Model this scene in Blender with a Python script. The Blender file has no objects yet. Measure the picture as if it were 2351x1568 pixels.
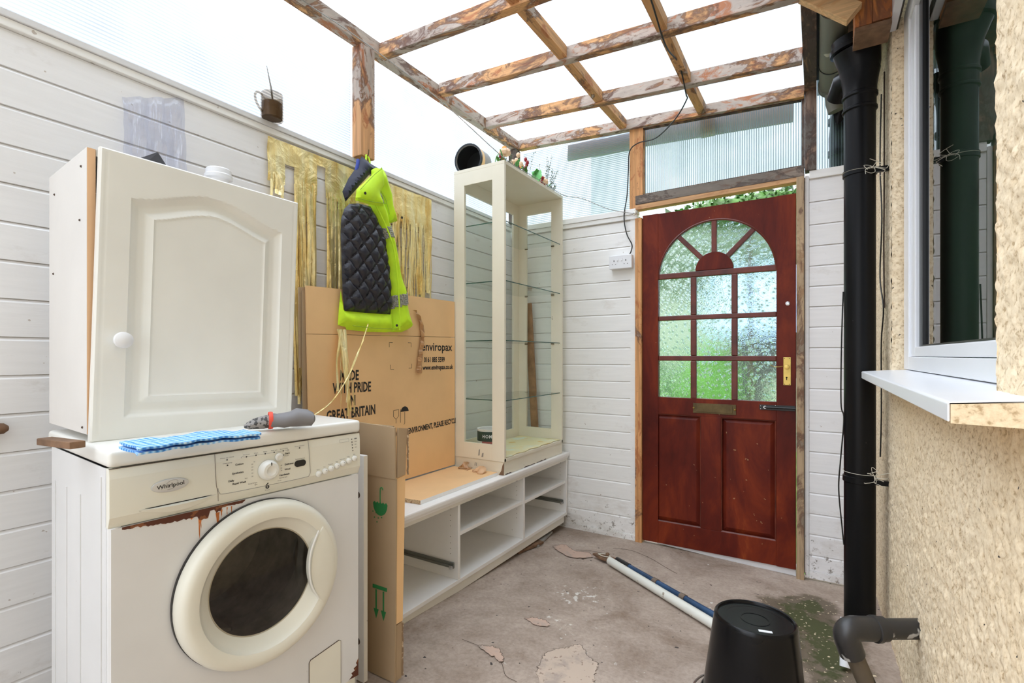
import bpy, bmesh, math, random
import numpy as np
from mathutils import Vector, Matrix, noise
from mathutils.geometry import delaunay_2d_cdt
random.seed(7); np.random.seed(7)
PI=math.pi
sc=bpy.context.scene
COL=sc.collection
# ---------------------------------------------------------------- camera, sky, exposure
YAW=math.radians(31.444)
camd=bpy.data.cameras.new('camera'); cam=bpy.data.objects.new('camera',camd); COL.objects.link(cam)
cam.location=(0,0,1.15); cam.rotation_euler=(PI/2,0,YAW)
camd.sensor_width=36; camd.lens=36*1144/2351; camd.shift_y=32/2351; camd.clip_start=.02
sc.camera=cam
sc.cycles.transparent_max_bounces=48; sc.cycles.max_bounces=14; sc.cycles.diffuse_bounces=8; sc.cycles.transmission_bounces=10
sc.view_settings.view_transform='Standard'; sc.view_settings.look='None'
sc.view_settings.exposure=0.27; sc.view_settings.gamma=1; sc.view_settings.use_curve_mapping=False
w=bpy.data.worlds.new('sky'); sc.world=w; w.use_nodes=True
wn=w.node_tree.nodes; wl=w.node_tree.links
bg=wn['Background']; bg.inputs[1].default_value=1.9
tc=wn.new('ShaderNodeTexCoord'); nz=wn.new('ShaderNodeTexNoise'); nz.inputs['Scale'].default_value=2.2; nz.inputs['Detail'].default_value=4
rp=wn.new('ShaderNodeValToRGB'); rp.color_ramp.elements[0].position=.3; rp.color_ramp.elements[0].color=(.78,.85,.96,1)
rp.color_ramp.elements[1].position=.65; rp.color_ramp.elements[1].color=(1,1,1,1)
wl.new(tc.outputs['Generated'],nz.inputs['Vector']); wl.new(nz.outputs['Fac'],rp.inputs[0]); wl.new(rp.outputs[0],bg.inputs[0])
# overcast sky: brightest overhead, about a third of that at the horizon
sx_=wn.new('ShaderNodeSeparateXYZ'); mr=wn.new('ShaderNodeMapRange'); mr.inputs['From Min'].default_value=0; mr.inputs['From Max'].default_value=1
mr.inputs['To Min'].default_value=1.45; mr.inputs['To Max'].default_value=3.9; wl.new(tc.outputs['Generated'],sx_.inputs[0]); wl.new(sx_.outputs[2],mr.inputs[0]); wl.new(mr.outputs[0],bg.inputs[1])
# hazy sun high behind the thin cloud, coming in over the low wall
sd=bpy.data.lights.new('sun','SUN'); sd.energy=1.6; sd.angle=math.radians(60); so=bpy.data.objects.new('sun',sd); COL.objects.link(so)
so.rotation_euler=(math.radians(25),math.radians(-28),0)

# ---------------------------------------------------------------- materials
def nm(name):
    m=bpy.data.materials.new(name); m.use_nodes=True
    return m,m.node_tree.nodes,m.node_tree.links,m.node_tree.nodes['Principled BSDF']
def coords(n,l,scale=(1,1,1),kind='Object'):
    t=n.new('ShaderNodeTexCoord'); mp=n.new('ShaderNodeMapping'); mp.inputs['Scale'].default_value=scale
    l.new(t.outputs[kind],mp.inputs[0]); return mp.outputs[0]
def tex(n,l,co,scale,detail=4,rough=.55,dist=0):
    z=n.new('ShaderNodeTexNoise'); z.inputs['Scale'].default_value=scale; z.inputs['Detail'].default_value=detail
    z.inputs['Roughness'].default_value=rough; z.inputs['Distortion'].default_value=dist
    l.new(co,z.inputs['Vector']); return z.outputs['Fac']
def ramp(n,l,fac,stops,interp='LINEAR'):
    r=n.new('ShaderNodeValToRGB'); e=r.color_ramp.elements; r.color_ramp.interpolation=interp
    while len(e)<len(stops): e.new(.5)
    for el,(p,c) in zip(e,stops):
        el.position=p; el.color=(c[0],c[1],c[2],1) if not isinstance(c,(int,float)) else (c,c,c,1)
    l.new(fac,r.inputs[0]); return r.outputs[0]
def mixc(n,l,fac,a,b,mode='MIX'):
    m=n.new('ShaderNodeMix'); m.data_type='RGBA'; m.blend_type=mode
    if isinstance(fac,(int,float)): m.inputs[0].default_value=fac
    else: l.new(fac,m.inputs[0])
    for i,v in ((6,a),(7,b)):
        if isinstance(v,tuple): m.inputs[i].default_value=(v[0],v[1],v[2],1)
        else: l.new(v,m.inputs[i])
    return m.outputs[2]
def math_(n,l,op,a,b=None):
    m=n.new('ShaderNodeMath'); m.operation=op
    for i,v in enumerate((a,b)):
        if v is None: continue
        if isinstance(v,(int,float)): m.inputs[i].default_value=v
        else: l.new(v,m.inputs[i])
    return m.outputs[0]
def bump(n,l,b,h,strength=.3,dist=.002):
    q=n.new('ShaderNodeBump'); q.inputs['Strength'].default_value=strength; q.inputs['Distance'].default_value=dist
    l.new(h,q.inputs['Height']); l.new(q.outputs[0],b.inputs['Normal'])
def plain(name,c,rough=.5,metal=0,var=.06,vs=6,bmp=0,bs=80,spec=None,coat=0):
    m,n,l,b=nm(name); co=coords(n,l)
    f=tex(n,l,co,vs,5)
    lo=tuple(x*(1-var) for x in c); hi=tuple(min(1,x*(1+var)) for x in c)
    l.new(ramp(n,l,f,[(.3,lo),(.7,hi)]),b.inputs['Base Color'])
    b.inputs['Roughness'].default_value=rough; b.inputs['Metallic'].default_value=metal
    if spec is not None: b.inputs['Specular IOR Level'].default_value=spec
    if coat: b.inputs['Coat Weight'].default_value=coat
    if bmp: bump(n,l,b,tex(n,l,co,bs,3),bmp,.001)
    return m
def specks(name,c,dirt,rough=.5,scale=40,thr=.72,big=None,bigthr=.66,bigs=5,metal=0,vary=.05,spec=.5):
    m,n,l,b=nm(name); b.inputs['Specular IOR Level'].default_value=spec; co=coords(n,l)
    base=ramp(n,l,tex(n,l,co,3,4),[(.3,tuple(x*(1-vary) for x in c)),(.7,tuple(min(1,x*(1+vary)) for x in c))])
    s=ramp(n,l,tex(n,l,co,scale,2,.5),[(thr,0.),(thr+.03,1.)])
    out=mixc(n,l,s,base,dirt)
    if big:
        s2=ramp(n,l,tex(n,l,co,bigs,6,.7),[(bigthr,0.),(bigthr+.12,1.)])
        out=mixc(n,l,s2,out,big)
    l.new(out,b.inputs['Base Color']); b.inputs['Roughness'].default_value=rough; b.inputs['Metallic'].default_value=metal
    return m
def peeled(name,axis,tan=(.60,.32,.135),pale=(.60,.56,.52),dark=(.12,.055,.035),rust=(.42,.145,.05),greys=.48,darks=.445):
    m,n,l,b=nm(name)
    sc_=[6,6,6]; sc_[axis]=2.4
    fs=[60,60,60]; fs[axis]=2.5
    co=coords(n,l,tuple(sc_)); cg=coords(n,l,tuple(fs)); cb=coords(n,l,tuple(1.8*s for s in sc_))
    grain=ramp(n,l,tex(n,l,cg,1.0,3,.6,.6),[(.3,tuple(x*.72 for x in tan)),(.7,tuple(min(1,x*1.3) for x in tan))])
    a=tex(n,l,co,1.3,6,.65,.8)
    paint=ramp(n,l,a,[(greys,0.),(greys+.035,1.)])
    pc=mixc(n,l,.35,ramp(n,l,tex(n,l,cb,3,3),[(.3,tuple(x*.75 for x in pale)),(.7,pale)]),grain,'MULTIPLY')
    c1=mixc(n,l,paint,grain,pc)
    k=tex(n,l,cb,1.1,5,.7,1.2)
    edge=ramp(n,l,a,[(greys-.05,0.),(greys-.005,1.),(greys+.02,1.),(greys+.05,0.)])
    rr=ramp(n,l,k,[(.54,0.),(.62,.9)])
    c2=mixc(n,l,rr,c1,rust)
    c2=mixc(n,l,math_(n,l,'MULTIPLY',edge,.75),c2,dark)
    dk=ramp(n,l,k,[(darks-.08,1.),(darks,0.)])
    c3=mixc(n,l,math_(n,l,'MULTIPLY',dk,.85),c2,dark)
    l.new(c3,b.inputs['Base Color']); b.inputs['Roughness'].default_value=.75
    bump(n,l,b,a,.5,.004)
    return m
def fres(n,l,ior,nrm=None):
    fr=n.new('ShaderNodeFresnel'); fr.inputs[0].default_value=ior
    if nrm is not None: l.new(nrm,fr.inputs['Normal'])
    g=n.new('ShaderNodeNewGeometry'); return math_(n,l,'MULTIPLY',fr.outputs[0],math_(n,l,'SUBTRACT',1.0,g.outputs['Backfacing']))
def fluted(name,axis,period=.012,tint=(.93,.96,1.0),haze=.45,lines=.55):
    m,n,l,b=nm(name); n.remove(b)
    t=n.new('ShaderNodeTexCoord'); s=n.new('ShaderNodeSeparateXYZ'); l.new(t.outputs['Object'],s.inputs[0])
    f=math_(n,l,'FRACT',math_(n,l,'MULTIPLY',s.outputs[axis],1/period))
    line=ramp(n,l,f,[(0,1.),(.2,1.),(.34,0.),(.86,0.),(1,1.)])
    tr=n.new('ShaderNodeBsdfTransparent'); tr.inputs[0].default_value=(*tint,1)
    tl=n.new('ShaderNodeBsdfTranslucent'); tl.inputs[0].default_value=(.38,.42,.50,1)
    m0=tl
    m1=n.new('ShaderNodeMixShader'); l.new(tr.outputs[0],m1.inputs[1]); l.new(m0.outputs[0],m1.inputs[2])
    dirt=tex(n,l,coords(n,l,(2,2,2)),1.5,5)
    fac=math_(n,l,'ADD',math_(n,l,'MULTIPLY',line,lines),math_(n,l,'MULTIPLY',dirt,haze))
    l.new(fac,m1.inputs[0])
    gl=n.new('ShaderNodeBsdfGlossy'); gl.inputs['Roughness'].default_value=.25
    m2=n.new('ShaderNodeMixShader'); l.new(fres(n,l,1.25),m2.inputs[0]); l.new(m1.outputs[0],m2.inputs[1]); l.new(gl.outputs[0],m2.inputs[2])
    l.new(m2.outputs[0],n['Material Output'].inputs[0]); return m
def clear(name,tint=(.93,.97,.95),ior=1.45,rough=.02):
    m,n,l,b=nm(name); n.remove(b)
    tr=n.new('ShaderNodeBsdfTransparent'); tr.inputs[0].default_value=(*tint,1)
    gl=n.new('ShaderNodeBsdfGlossy'); gl.inputs['Roughness'].default_value=rough
    m2=n.new('ShaderNodeMixShader'); l.new(fres(n,l,ior),m2.inputs[0]); l.new(tr.outputs[0],m2.inputs[1]); l.new(gl.outputs[0],m2.inputs[2])
    l.new(m2.outputs[0],n['Material Output'].inputs[0]); return m

M={}
def plankmat(name,c):
    m,n,l,b=nm(name); co=coords(n,l)
    g=coords(n,l,(1,1,14))
    base=ramp(n,l,tex(n,l,g,6,4),[(.3,tuple(x*.95 for x in c)),(.7,c)])
    sp=ramp(n,l,tex(n,l,co,38,2,.5),[(.735,0.),(.75,1.)])
    out=mixc(n,l,math_(n,l,'MULTIPLY',sp,.6),base,(.33,.25,.19))
    # splashed mud and scuffs on the lowest boards
    t=n.new('ShaderNodeTexCoord'); s=n.new('ShaderNodeSeparateXYZ'); l.new(t.outputs['Object'],s.inputs[0])
    low=ramp(n,l,s.outputs[2],[(.0,1.),(.5,0.)])
    spl=ramp(n,l,math_(n,l,'ADD',tex(n,l,co,24,6,.75),math_(n,l,'MULTIPLY',low,.19)),[(.74,0.),(.79,1.)])
    out=mixc(n,l,math_(n,l,'MULTIPLY',spl,.8),out,(.13,.10,.07))
    gr=ramp(n,l,math_(n,l,'ADD',tex(n,l,coords(n,l,(3,3,6)),1.6,6,.7),math_(n,l,'MULTIPLY',low,.2)),[(.6,0.),(.85,1.)])
    out=mixc(n,l,math_(n,l,'MULTIPLY',gr,.45),out,(.38,.31,.23))
    l.new(out,b.inputs['Base Color']); b.inputs['Roughness'].default_value=.42
    bump(n,l,b,tex(n,l,g,25,3),.15,.001); return m
M['plank']=plankmat('painted_plank',(.86,.86,.87))
M['plank2']=plankmat('painted_plank_far',(.90,.90,.885))
M['cap']=plain('painted_cap',(.72,.72,.73),.45)
M['gap']=plain('board_shadow_gap',(.55,.52,.48),.8)
M['woodX']=peeled('peeling_wood_across',0)
M['woodY']=peeled('peeling_wood_along',1,greys=.44)
M['woodYb']=peeled('peeling_batten',1,greys=.6,darks=.36)
M['woodZ']=peeled('peeling_post',2,greys=.5,darks=.3,tan=(.58,.31,.14))
M['woodZo']=peeled('orange_post',2,greys=.62,darks=.36,tan=(.60,.30,.12))
M['jambgrey']=peeled('grey_tan_jamb',2,greys=.55,darks=.38,tan=(.42,.30,.18),pale=(.38,.31,.23),rust=(.32,.19,.10))
M['woodDark']=peeled('weathered_dark_wood',2,tan=(.20,.13,.09),pale=(.20,.17,.14),dark=(.05,.03,.025),rust=(.15,.08,.05))
M['woodDarkY']=peeled('weathered_dark_beam',1,tan=(.20,.12,.08),pale=(.13,.10,.08),dark=(.04,.025,.02),rust=(.26,.15,.08),darks=.45)
M['woodGreyX']=peeled('grey_lintel_wood',0,tan=(.24,.19,.15),pale=(.30,.26,.22),dark=(.07,.05,.04),rust=(.16,.10,.07),darks=.33)
M['woodTanX']=peeled('tan_head_wood',0,tan=(.58,.33,.16),pale=(.60,.36,.18),dark=(.32,.16,.07),rust=(.45,.22,.10),greys=.7,darks=.3)
M['flutX']=fluted('twin_wall_sheet_vertical_flutes',0)
M['flutZ']=fluted('twin_wall_sheet_level_flutes',2)
M['flutRoof']=fluted('twin_wall_roof_sheet',0,period=.014,haze=.05,lines=.10)
M['tanboard']=plain('tan_board',(.42,.30,.22),.7)
M['white']=plain('white_upvc',(.80,.81,.83),.3,var=.02)
M['gasket']=plain('black_gasket',(.012,.012,.013),.35)
M['pane']=clear('window_glass',(.50,.56,.52),2.0,.005)
M['glass']=clear('cabinet_glass',(.972,.990,.980),1.3)
M['gedge']=plain('green_glass_edge',(.03,.10,.08),.15)
M['room']=plain('dim_interior',(.33,.40,.33),.9)
def roughcast():
    m,n,l,b=nm('roughcast'); co=coords(n,l)
    a=tex(n,l,co,110,3,.6); bb=tex(n,l,co,2.2,4)
    c=ramp(n,l,a,[(.30,(.42,.30,.17)),(.44,(.78,.64,.44)),(.62,(.90,.77,.56))])
    c=mixc(n,l,ramp(n,l,bb,[(.35,0.),(.75,.35)]),c,(.80,.60,.34))
    pits=ramp(n,l,tex(n,l,co,60,2,.5),[(.73,0.),(.75,1.)])
    c=mixc(n,l,pits,c,(.06,.05,.04))
    l.new(c,b.inputs['Base Color']); b.inputs['Roughness'].default_value=.95
    bump(n,l,b,a,.35,.003); return m
M['rough']=roughcast()
def concrete():
    m,n,l,b=nm('worn_concrete'); co=coords(n,l)
    a=tex(n,l,co,2.3,8,.68,.4)
    c=ramp(n,l,a,[(.30,(.21,.145,.10)),(.46,(.36,.285,.23)),(.6,(.46,.375,.31)),(.74,(.54,.47,.41))])
    fine=tex(n,l,co,70,4,.7); c=mixc(n,l,.55,c,ramp(n,l,fine,[(.25,(.5,.48,.46)),(.6,(1,1,1))]),'MULTIPLY')
    wh=ramp(n,l,math_(n,l,'MULTIPLY',tex(n,l,co,28,4,.6),tex(n,l,co,1.7,2)),[(.385,0.),(.415,.85)]); c=mixc(n,l,wh,c,(.66,.63,.58))
    bk=ramp(n,l,tex(n,l,co,42,1,.4),[(.76,0.),(.775,1.)]); c=mixc(n,l,bk,c,(.05,.04,.035))
    st=ramp(n,l,tex(n,l,co,5,6,.75),[(.66,0.),(.74,.6)]); c=mixc(n,l,st,c,(.15,.11,.08))
    # moss patches by the drainpipe
    t=n.new('ShaderNodeTexCoord')
    tot=None
    for (x,y,r) in ((-.09,2.52,.20),(.03,2.36,.17),(.05,2.16,.16),(-.01,2.7,.12),(.07,1.85,.2)):
        mp=n.new('ShaderNodeMapping'); mp.inputs['Location'].default_value=(-x/r,-y/r,0); mp.inputs['Scale'].default_value=(1/r,.8/r,0)
        mp.inputs['Location'].default_value=(-x/r,-y*.8/r,0)
        l.new(t.outputs['Object'],mp.inputs[0]); v=n.new('ShaderNodeVectorMath'); v.operation='LENGTH'; l.new(mp.outputs[0],v.inputs[0])
        q=math_(n,l,'SUBTRACT',1.0,v.outputs['Value']); q=math_(n,l,'MAXIMUM',q,0.)
        tot=q if tot is None else math_(n,l,'ADD',tot,q)
    f=math_(n,l,'ADD',tot,math_(n,l,'MULTIPLY',tex(n,l,co,11,6,.7),.9))
    wet=ramp(n,l,f,[(.55,0.),(.78,.8)]); c=mixc(n,l,wet,c,(.10,.075,.045))
    mo=ramp(n,l,math_(n,l,'MULTIPLY',f,ramp(n,l,tex(n,l,co,5,5,.7),[(.36,.35),(.62,1.1)])),[(.78,0.),(1.08,.85)]); c=mixc(n,l,mo,c,(.045,.058,.012))
    gr=math_(n,l,'MULTIPLY',ramp(n,l,tex(n,l,co,75,1,.4),[(.69,0.),(.71,1.)]),ramp(n,l,f,[(.6,0.),(.7,1.)])); c=mixc(n,l,gr,c,(.62,.52,.36))
    l.new(c,b.inputs['Base Color']); b.inputs['Roughness'].default_value=.85
    h=math_(n,l,'ADD',math_(n,l,'MULTIPLY',fine,.4),a); bump(n,l,b,h,.5,.006)
    return m
M['floor']=concrete()
M['flake']=specks('bare_pink_concrete',(.52,.37,.29),(.30,.22,.18),.9,50,.66,(.40,.33,.28),.5,9)
M['flake2']=specks('bare_pale_screed',(.50,.40,.32),(.30,.22,.17),.9,60,.64,(.38,.31,.26),.5,7)
M['crack']=plain('crack',(.10,.07,.055),.95)
def redwood():
    m,n,l,b=nm('red_stained_timber'); co=coords(n,l,(1,1,.35))
    a=tex(n,l,co,4.5,6,.65,.5)
    c=ramp(n,l,a,[(.28,(.055,.008,.006)),(.48,(.115,.015,.008)),(.62,(.20,.030,.010)),(.76,(.33,.075,.018))])
    sp=ramp(n,l,tex(n,l,coords(n,l),45,2,.5),[(.745,0.),(.755,1.)]); c=mixc(n,l,math_(n,l,'MULTIPLY',sp,.6),c,(.5,.3,.15))
    l.new(c,b.inputs['Base Color']); b.inputs['Roughness'].default_value=.42
    b.inputs['Specular IOR Level'].default_value=.18
    return m
M['red']=redwood()
M['redbar']=plain('red_glazing_bar',(.12,.022,.012),.4,var=.4,vs=12)
def obscured():
    m,n,l,b=nm('patterned_obscure_glass'); n.remove(b)
    co=coords(n,l)
    v=n.new('ShaderNodeTexVoronoi'); v.inputs['Scale'].default_value=26; l.new(co,v.inputs['Vector'])
    # petals: angular fluting round every cell centre
    sp=n.new('ShaderNodeVectorMath'); sp.operation='SUBTRACT'
    l.new(co,sp.inputs[0]); l.new(v.outputs['Position'],sp.inputs[1])
    xy=n.new('ShaderNodeSeparateXYZ'); l.new(sp.outputs[0],xy.inputs[0])
    ang=math_(n,l,'ARCTAN2',xy.outputs[2],xy.outputs[0])
    pet=math_(n,l,'SINE',math_(n,l,'MULTIPLY',ang,13))
    h=math_(n,l,'ADD',math_(n,l,'MULTIPLY',pet,.35),tex(n,l,co,60,3))
    bp=n.new('ShaderNodeBump'); bp.inputs['Strength'].default_value=.6; bp.inputs['Distance'].default_value=.003; l.new(h,bp.inputs['Height'])
    rf=n.new('ShaderNodeBsdfRefraction'); rf.inputs['IOR'].default_value=1.35; rf.inputs['Roughness'].default_value=.16; rf.inputs[0].default_value=(.9,.97,.93,1)
    gl=n.new('ShaderNodeBsdfGlossy'); gl.inputs['Roughness'].default_value=.15
    tl=n.new('ShaderNodeBsdfTranslucent'); tl.inputs[0].default_value=(.75,.85,.8,1)
    for x in (rf,gl,tl): l.new(bp.outputs[0],x.inputs['Normal'])
    mm=n.new('ShaderNodeMixShader'); mm.inputs[0].default_value=.05; l.new(rf.outputs[0],mm.inputs[1]); l.new(tl.outputs[0],mm.inputs[2])
    m2=n.new('ShaderNodeMixShader'); l.new(fres(n,l,1.4,bp.outputs[0]),m2.inputs[0]); l.new(mm.outputs[0],m2.inputs[1]); l.new(gl.outputs[0],m2.inputs[2])
    l.new(m2.outputs[0],n['Material Output'].inputs[0]); return m
M['obs']=obscured()
M['brass']=plain('brass',(.62,.45,.13),.32,.9,.15,20)
M['brassdark']=plain('tarnished_brass',(.12,.085,.035),.45,.6,.3,20)
M['black']=plain('black_metal',(.015,.015,.016),.35)
M['chrome']=plain('steel',(.62,.62,.62),.25,1)
M['pipe']=specks('black_plastic_pipe',(.007,.007,.0075),(.35,.33,.3),.30,60,.77,spec=.16)
M['pipeolive']=specks('olive_grey_gutter',(.17,.17,.135),(.5,.48,.4),.55,9,.70)
M['pipedirty']=specks('dusty_black_pipe',(.028,.027,.027),(.45,.44,.42),.38,22,.68)
M['pipebrown']=specks('dirty_brown_pipe',(.12,.095,.065),(.04,.03,.02),.6,15,.6)
M['bodywhite']=specks('white_enamel',(.72,.725,.73),(.35,.3,.26),.28,33,.765)
M['creamplastic']=specks('yellowed_cream_plastic',(.78,.765,.67),(.5,.42,.3),.34,30,.79)
M['lidwhite']=plain('lid_white',(.80,.80,.76),.3,var=.02)
M['rust']=specks('brown_rust',(.10,.03,.014),(.22,.08,.03),.85,60,.55)
M['rustrun']=plain('orange_rust_run',(.55,.17,.04),.8,var=.4,vs=30)
M['ink']=plain('black_print',(.02,.018,.018),.7)
M['inkgrey']=plain('grey_print',(.33,.32,.30),.7)
M['green']=plain('green_print',(.02,.20,.055),.7)
M['greenl']=plain('pale_green_print',(.25,.5,.18),.7)
def cardm(name,c):
    m,n,l,b=nm(name)
    co=coords(n,l,(1,1,1)); fl=coords(n,l,(160,160,1))
    a=ramp(n,l,tex(n,l,co,2.5,4),[(.3,tuple(x*.9 for x in c)),(.7,tuple(min(1,x*1.06) for x in c))])
    l.new(a,b.inputs['Base Color']); b.inputs['Roughness'].default_value=.75
    bump(n,l,b,tex(n,l,fl,1,1),.12,.001); return m
M['card']=cardm('cardboard',(.86,.56,.28))
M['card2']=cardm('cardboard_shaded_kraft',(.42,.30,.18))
M['cardedge']=specks('torn_cardboard_edge',(.26,.17,.10),(.6,.45,.3),.9,70,.6)
M['tape']=plain('brown_tape',(.50,.27,.12),.3,var=.2,vs=25,bmp=.5,bs=60)
M['chip']=specks('chipboard_edge',(.58,.42,.25),(.28,.15,.07),.9,160,.58)
M['ply']=plain('tan_board_face',(.82,.54,.28),.55,var=.05)
M['unit']=specks('white_melamine',(.86,.85,.83),(.05,.04,.03),.35,45,.80)
M['unitedge']=specks('cream_melamine_edge',(.78,.76,.69),(.2,.15,.1),.4,45,.80)
M['cream']=specks('cream_painted_wood',(.80,.755,.62),(.16,.13,.09),.42,35,.775)
M['runner']=plain('grey_drawer_runner',(.16,.165,.15),.45,.3)
M['cup']=specks('cream_foil_door',(.80,.80,.755),(.4,.33,.25),.38,40,.80)
M['cupside']=specks('off_white_carcass',(.74,.72,.69),(.25,.18,.15),.45,30,.79)
M['peach']=plain('bare_peach_edge',(.78,.50,.29),.6)
M['block']=plain('brown_wood',(.18,.10,.055),.75,var=.35,vs=25)
def goldm():
    m,n,l,b=nm('gold_foil'); co=coords(n,l,(1,1,1))
    b.inputs['Metallic'].default_value=.45; b.inputs['Roughness'].default_value=.26
    c=ramp(n,l,tex(n,l,coords(n,l,(6,14,1.5)),2,4),[(.3,(.82,.55,.16)),(.5,(.95,.78,.36)),(.7,(1,.92,.56))])
    l.new(c,b.inputs['Base Color']); v=n.new('ShaderNodeTexVoronoi'); v.inputs['Scale'].default_value=22; l.new(co,v.inputs['Vector'])
    h=math_(n,l,'ADD',math_(n,l,'MULTIPLY',tex(n,l,co,14,5,.6,1.5),1.),math_(n,l,'MULTIPLY',v.outputs['Distance'],.5))
    bump(n,l,b,h,.6,.012); return m
M['gold']=goldm()
M['hiviz']=plain('hi_vis_yellow_fabric',(.60,.95,.02),.65,var=.12,vs=14,bmp=.25,bs=30)
M['seam']=plain('dark_yellow_seam',(.25,.42,.02),.7)
M['band']=plain('grey_reflective_band',(.40,.40,.37),.5,bmp=.3,bs=90)
def quilt():
    m,n,l,b=nm('black_quilted_lining'); co=coords(n,l)
    b.inputs['Base Color'].default_value=(.018,.018,.028,1); b.inputs['Roughness'].default_value=.30
    bump(n,l,b,tex(n,l,coords(n,l,(1,1,1)),28,4,.6,.8),.5,.006); return m
M['quilt']=quilt()
M['navy']=plain('dark_navy_lining',(.02,.022,.05),.5)
M['bluetag']=plain('blue_loop',(.03,.06,.35),.6)
def clothm():
    m,n,l,b=nm('blue_waffle_cloth'); co=coords(n,l)
    s=n.new('ShaderNodeSeparateXYZ'); l.new(co,s.inputs[0])
    a=math_(n,l,'SINE',math_(n,l,'MULTIPLY',s.outputs[0],560)); bb=math_(n,l,'SINE',math_(n,l,'MULTIPLY',s.outputs[1],560))
    g=math_(n,l,'ADD',math_(n,l,'MULTIPLY',math_(n,l,'ADD',a,bb),.25),.5)
    l.new(ramp(n,l,g,[(.2,(.05,.24,.68)),(.6,(.30,.60,.95)),(.9,(.62,.82,1))]),b.inputs['Base Color'])
    b.inputs['Roughness'].default_value=.85; bump(n,l,b,g,.8,.003); return m
M['cloth']=clothm()
M['glove']=plain('grey_rubber_palm',(.20,.195,.205),.6,bmp=.3,bs=60)
M['knit']=specks('grey_flecked_knit',(.30,.285,.275),(.07,.07,.07),.9,130,.52)
M['redcuff']=plain('red_cuff',(.75,.08,.045),.6)
M['film']=None
def filmm():
    m,n,l,b=nm('clear_plastic_film'); n.remove(b)
    tr=n.new('ShaderNodeBsdfTransparent'); tr.inputs[0].default_value=(.93,.94,.98,1)
    gl=n.new('ShaderNodeBsdfGlossy'); gl.inputs['Roughness'].default_value=.12
    co=coords(n,l,(1,30,2)); bp=n.new('ShaderNodeBump'); bp.inputs['Distance'].default_value=.01; l.new(tex(n,l,co,1.5,4),bp.inputs['Height']); l.new(bp.outputs[0],gl.inputs['Normal'])
    m2=n.new('ShaderNodeMixShader'); m2.inputs[0].default_value=.08; l.new(tr.outputs[0],m2.inputs[1]); l.new(gl.outputs[0],m2.inputs[2]); l.new(m2.outputs[0],n['Material Output'].inputs[0]); return m
M['film']=filmm()
M['mugglass']=clear('tinted_mug_glass',(.66,.61,.55),1.35)
M['tea']=plain('dried_tan_paint',(.44,.33,.22),.6,var=.1)
M['bin']=plain('glossy_black_plastic',(.006,.006,.0065),.22,var=.1,spec=.22)
M['pole']=plain('blue_pole',(.025,.065,.14),.35,var=.3,vs=9)
M['polepipe']=specks('white_plastic_pipe',(.68,.68,.62),(.35,.3,.24),.35,25,.7)
M['rustmetal']=plain('rusty_metal',(.21,.12,.07),.6,.3,.5,30)
M['dirtycollar']=plain('brown_collar',(.16,.12,.09),.7)
M['orangewood']=peeled('orange_stained_box',2,tan=(.52,.19,.05),pale=(.45,.17,.05),dark=(.16,.06,.03),rust=(.36,.12,.04),darks=.3,greys=.6)
M['pinewood']=peeled('bare_pine',0,tan=(.68,.42,.20),pale=(.66,.40,.2),dark=(.25,.12,.05),rust=(.6,.32,.13),darks=.25,greys=.75)
M['void']=plain('dark_gap',(.008,.008,.007),.9)
M['leaf']=plain('green_leaf',(.10,.26,.045),.6,var=.6,vs=20)
M['leaf2']=plain('bright_green_leaf',(.13,.42,.12),.55,var=.3,vs=20)
M['sprig']=plain('dark_sprig',(.12,.15,.09),.7,var=.4,vs=20)
M['orange']=plain('orange_flower',(.85,.32,.06),.6,var=.3,vs=60)
M['peachf']=plain('pale_peach_petal',(.85,.60,.40),.6)
M['berry']=plain('dark_red_berry',(.28,.01,.015),.3)
M['tinblack']=plain('black_paint_inside',(.018,.020,.022),.25,bmp=.8,bs=25)
M['tincream']=plain('cream_tin_band',(.75,.50,.25),.5)
M['tingrey']=plain('grey_tin',(.30,.29,.27),.5)
M['tinlabel']=plain('dark_green_tin_label',(.02,.05,.04),.4)
M['tinred']=plain('pink_red_label',(.42,.12,.11),.5)
M['linerpaper']=specks('pale_yellow_foam_liner',(.80,.72,.42),(.75,.55,.2),.7,8,.62,(.74,.80,.66),.52,5)
M['grass']=plain('lawn_grass',(.13,.33,.04),.9,var=.5,vs=3)
M['bush']=plain('bright_shrub',(.14,.36,.04),.8,var=.5,vs=7)
M['darkbush']=plain('dull_shrub',(.10,.20,.08),.8,var=.5,vs=7)
M['tree']=plain('grey_green_tree',(.17,.23,.16),.85,var=.5,vs=5)
M['shedwall']=plain('charcoal_shed',(.055,.05,.06),.8,var=.4,vs=4)
M['shedsky']=plain('blue_sky_stand_in',(.34,.50,.90),.5,var=.35,vs=5)  # pale blue stands in for bright sky behind the door panes
M['fence']=plain('pale_grey_fence',(.42,.44,.38),.8,var=.2,vs=4)
M['cable']=plain('black_cable',(.012,.012,.012),.5)
M['line']=plain('grey_line',(.36,.35,.33),.6)
M['string']=plain('pale_string',(.62,.58,.48),.8)
M['sockethole']=M['void']
M['stick']=plain('brown_stick',(.33,.18,.09),.7,var=.3,vs=20)

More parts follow.
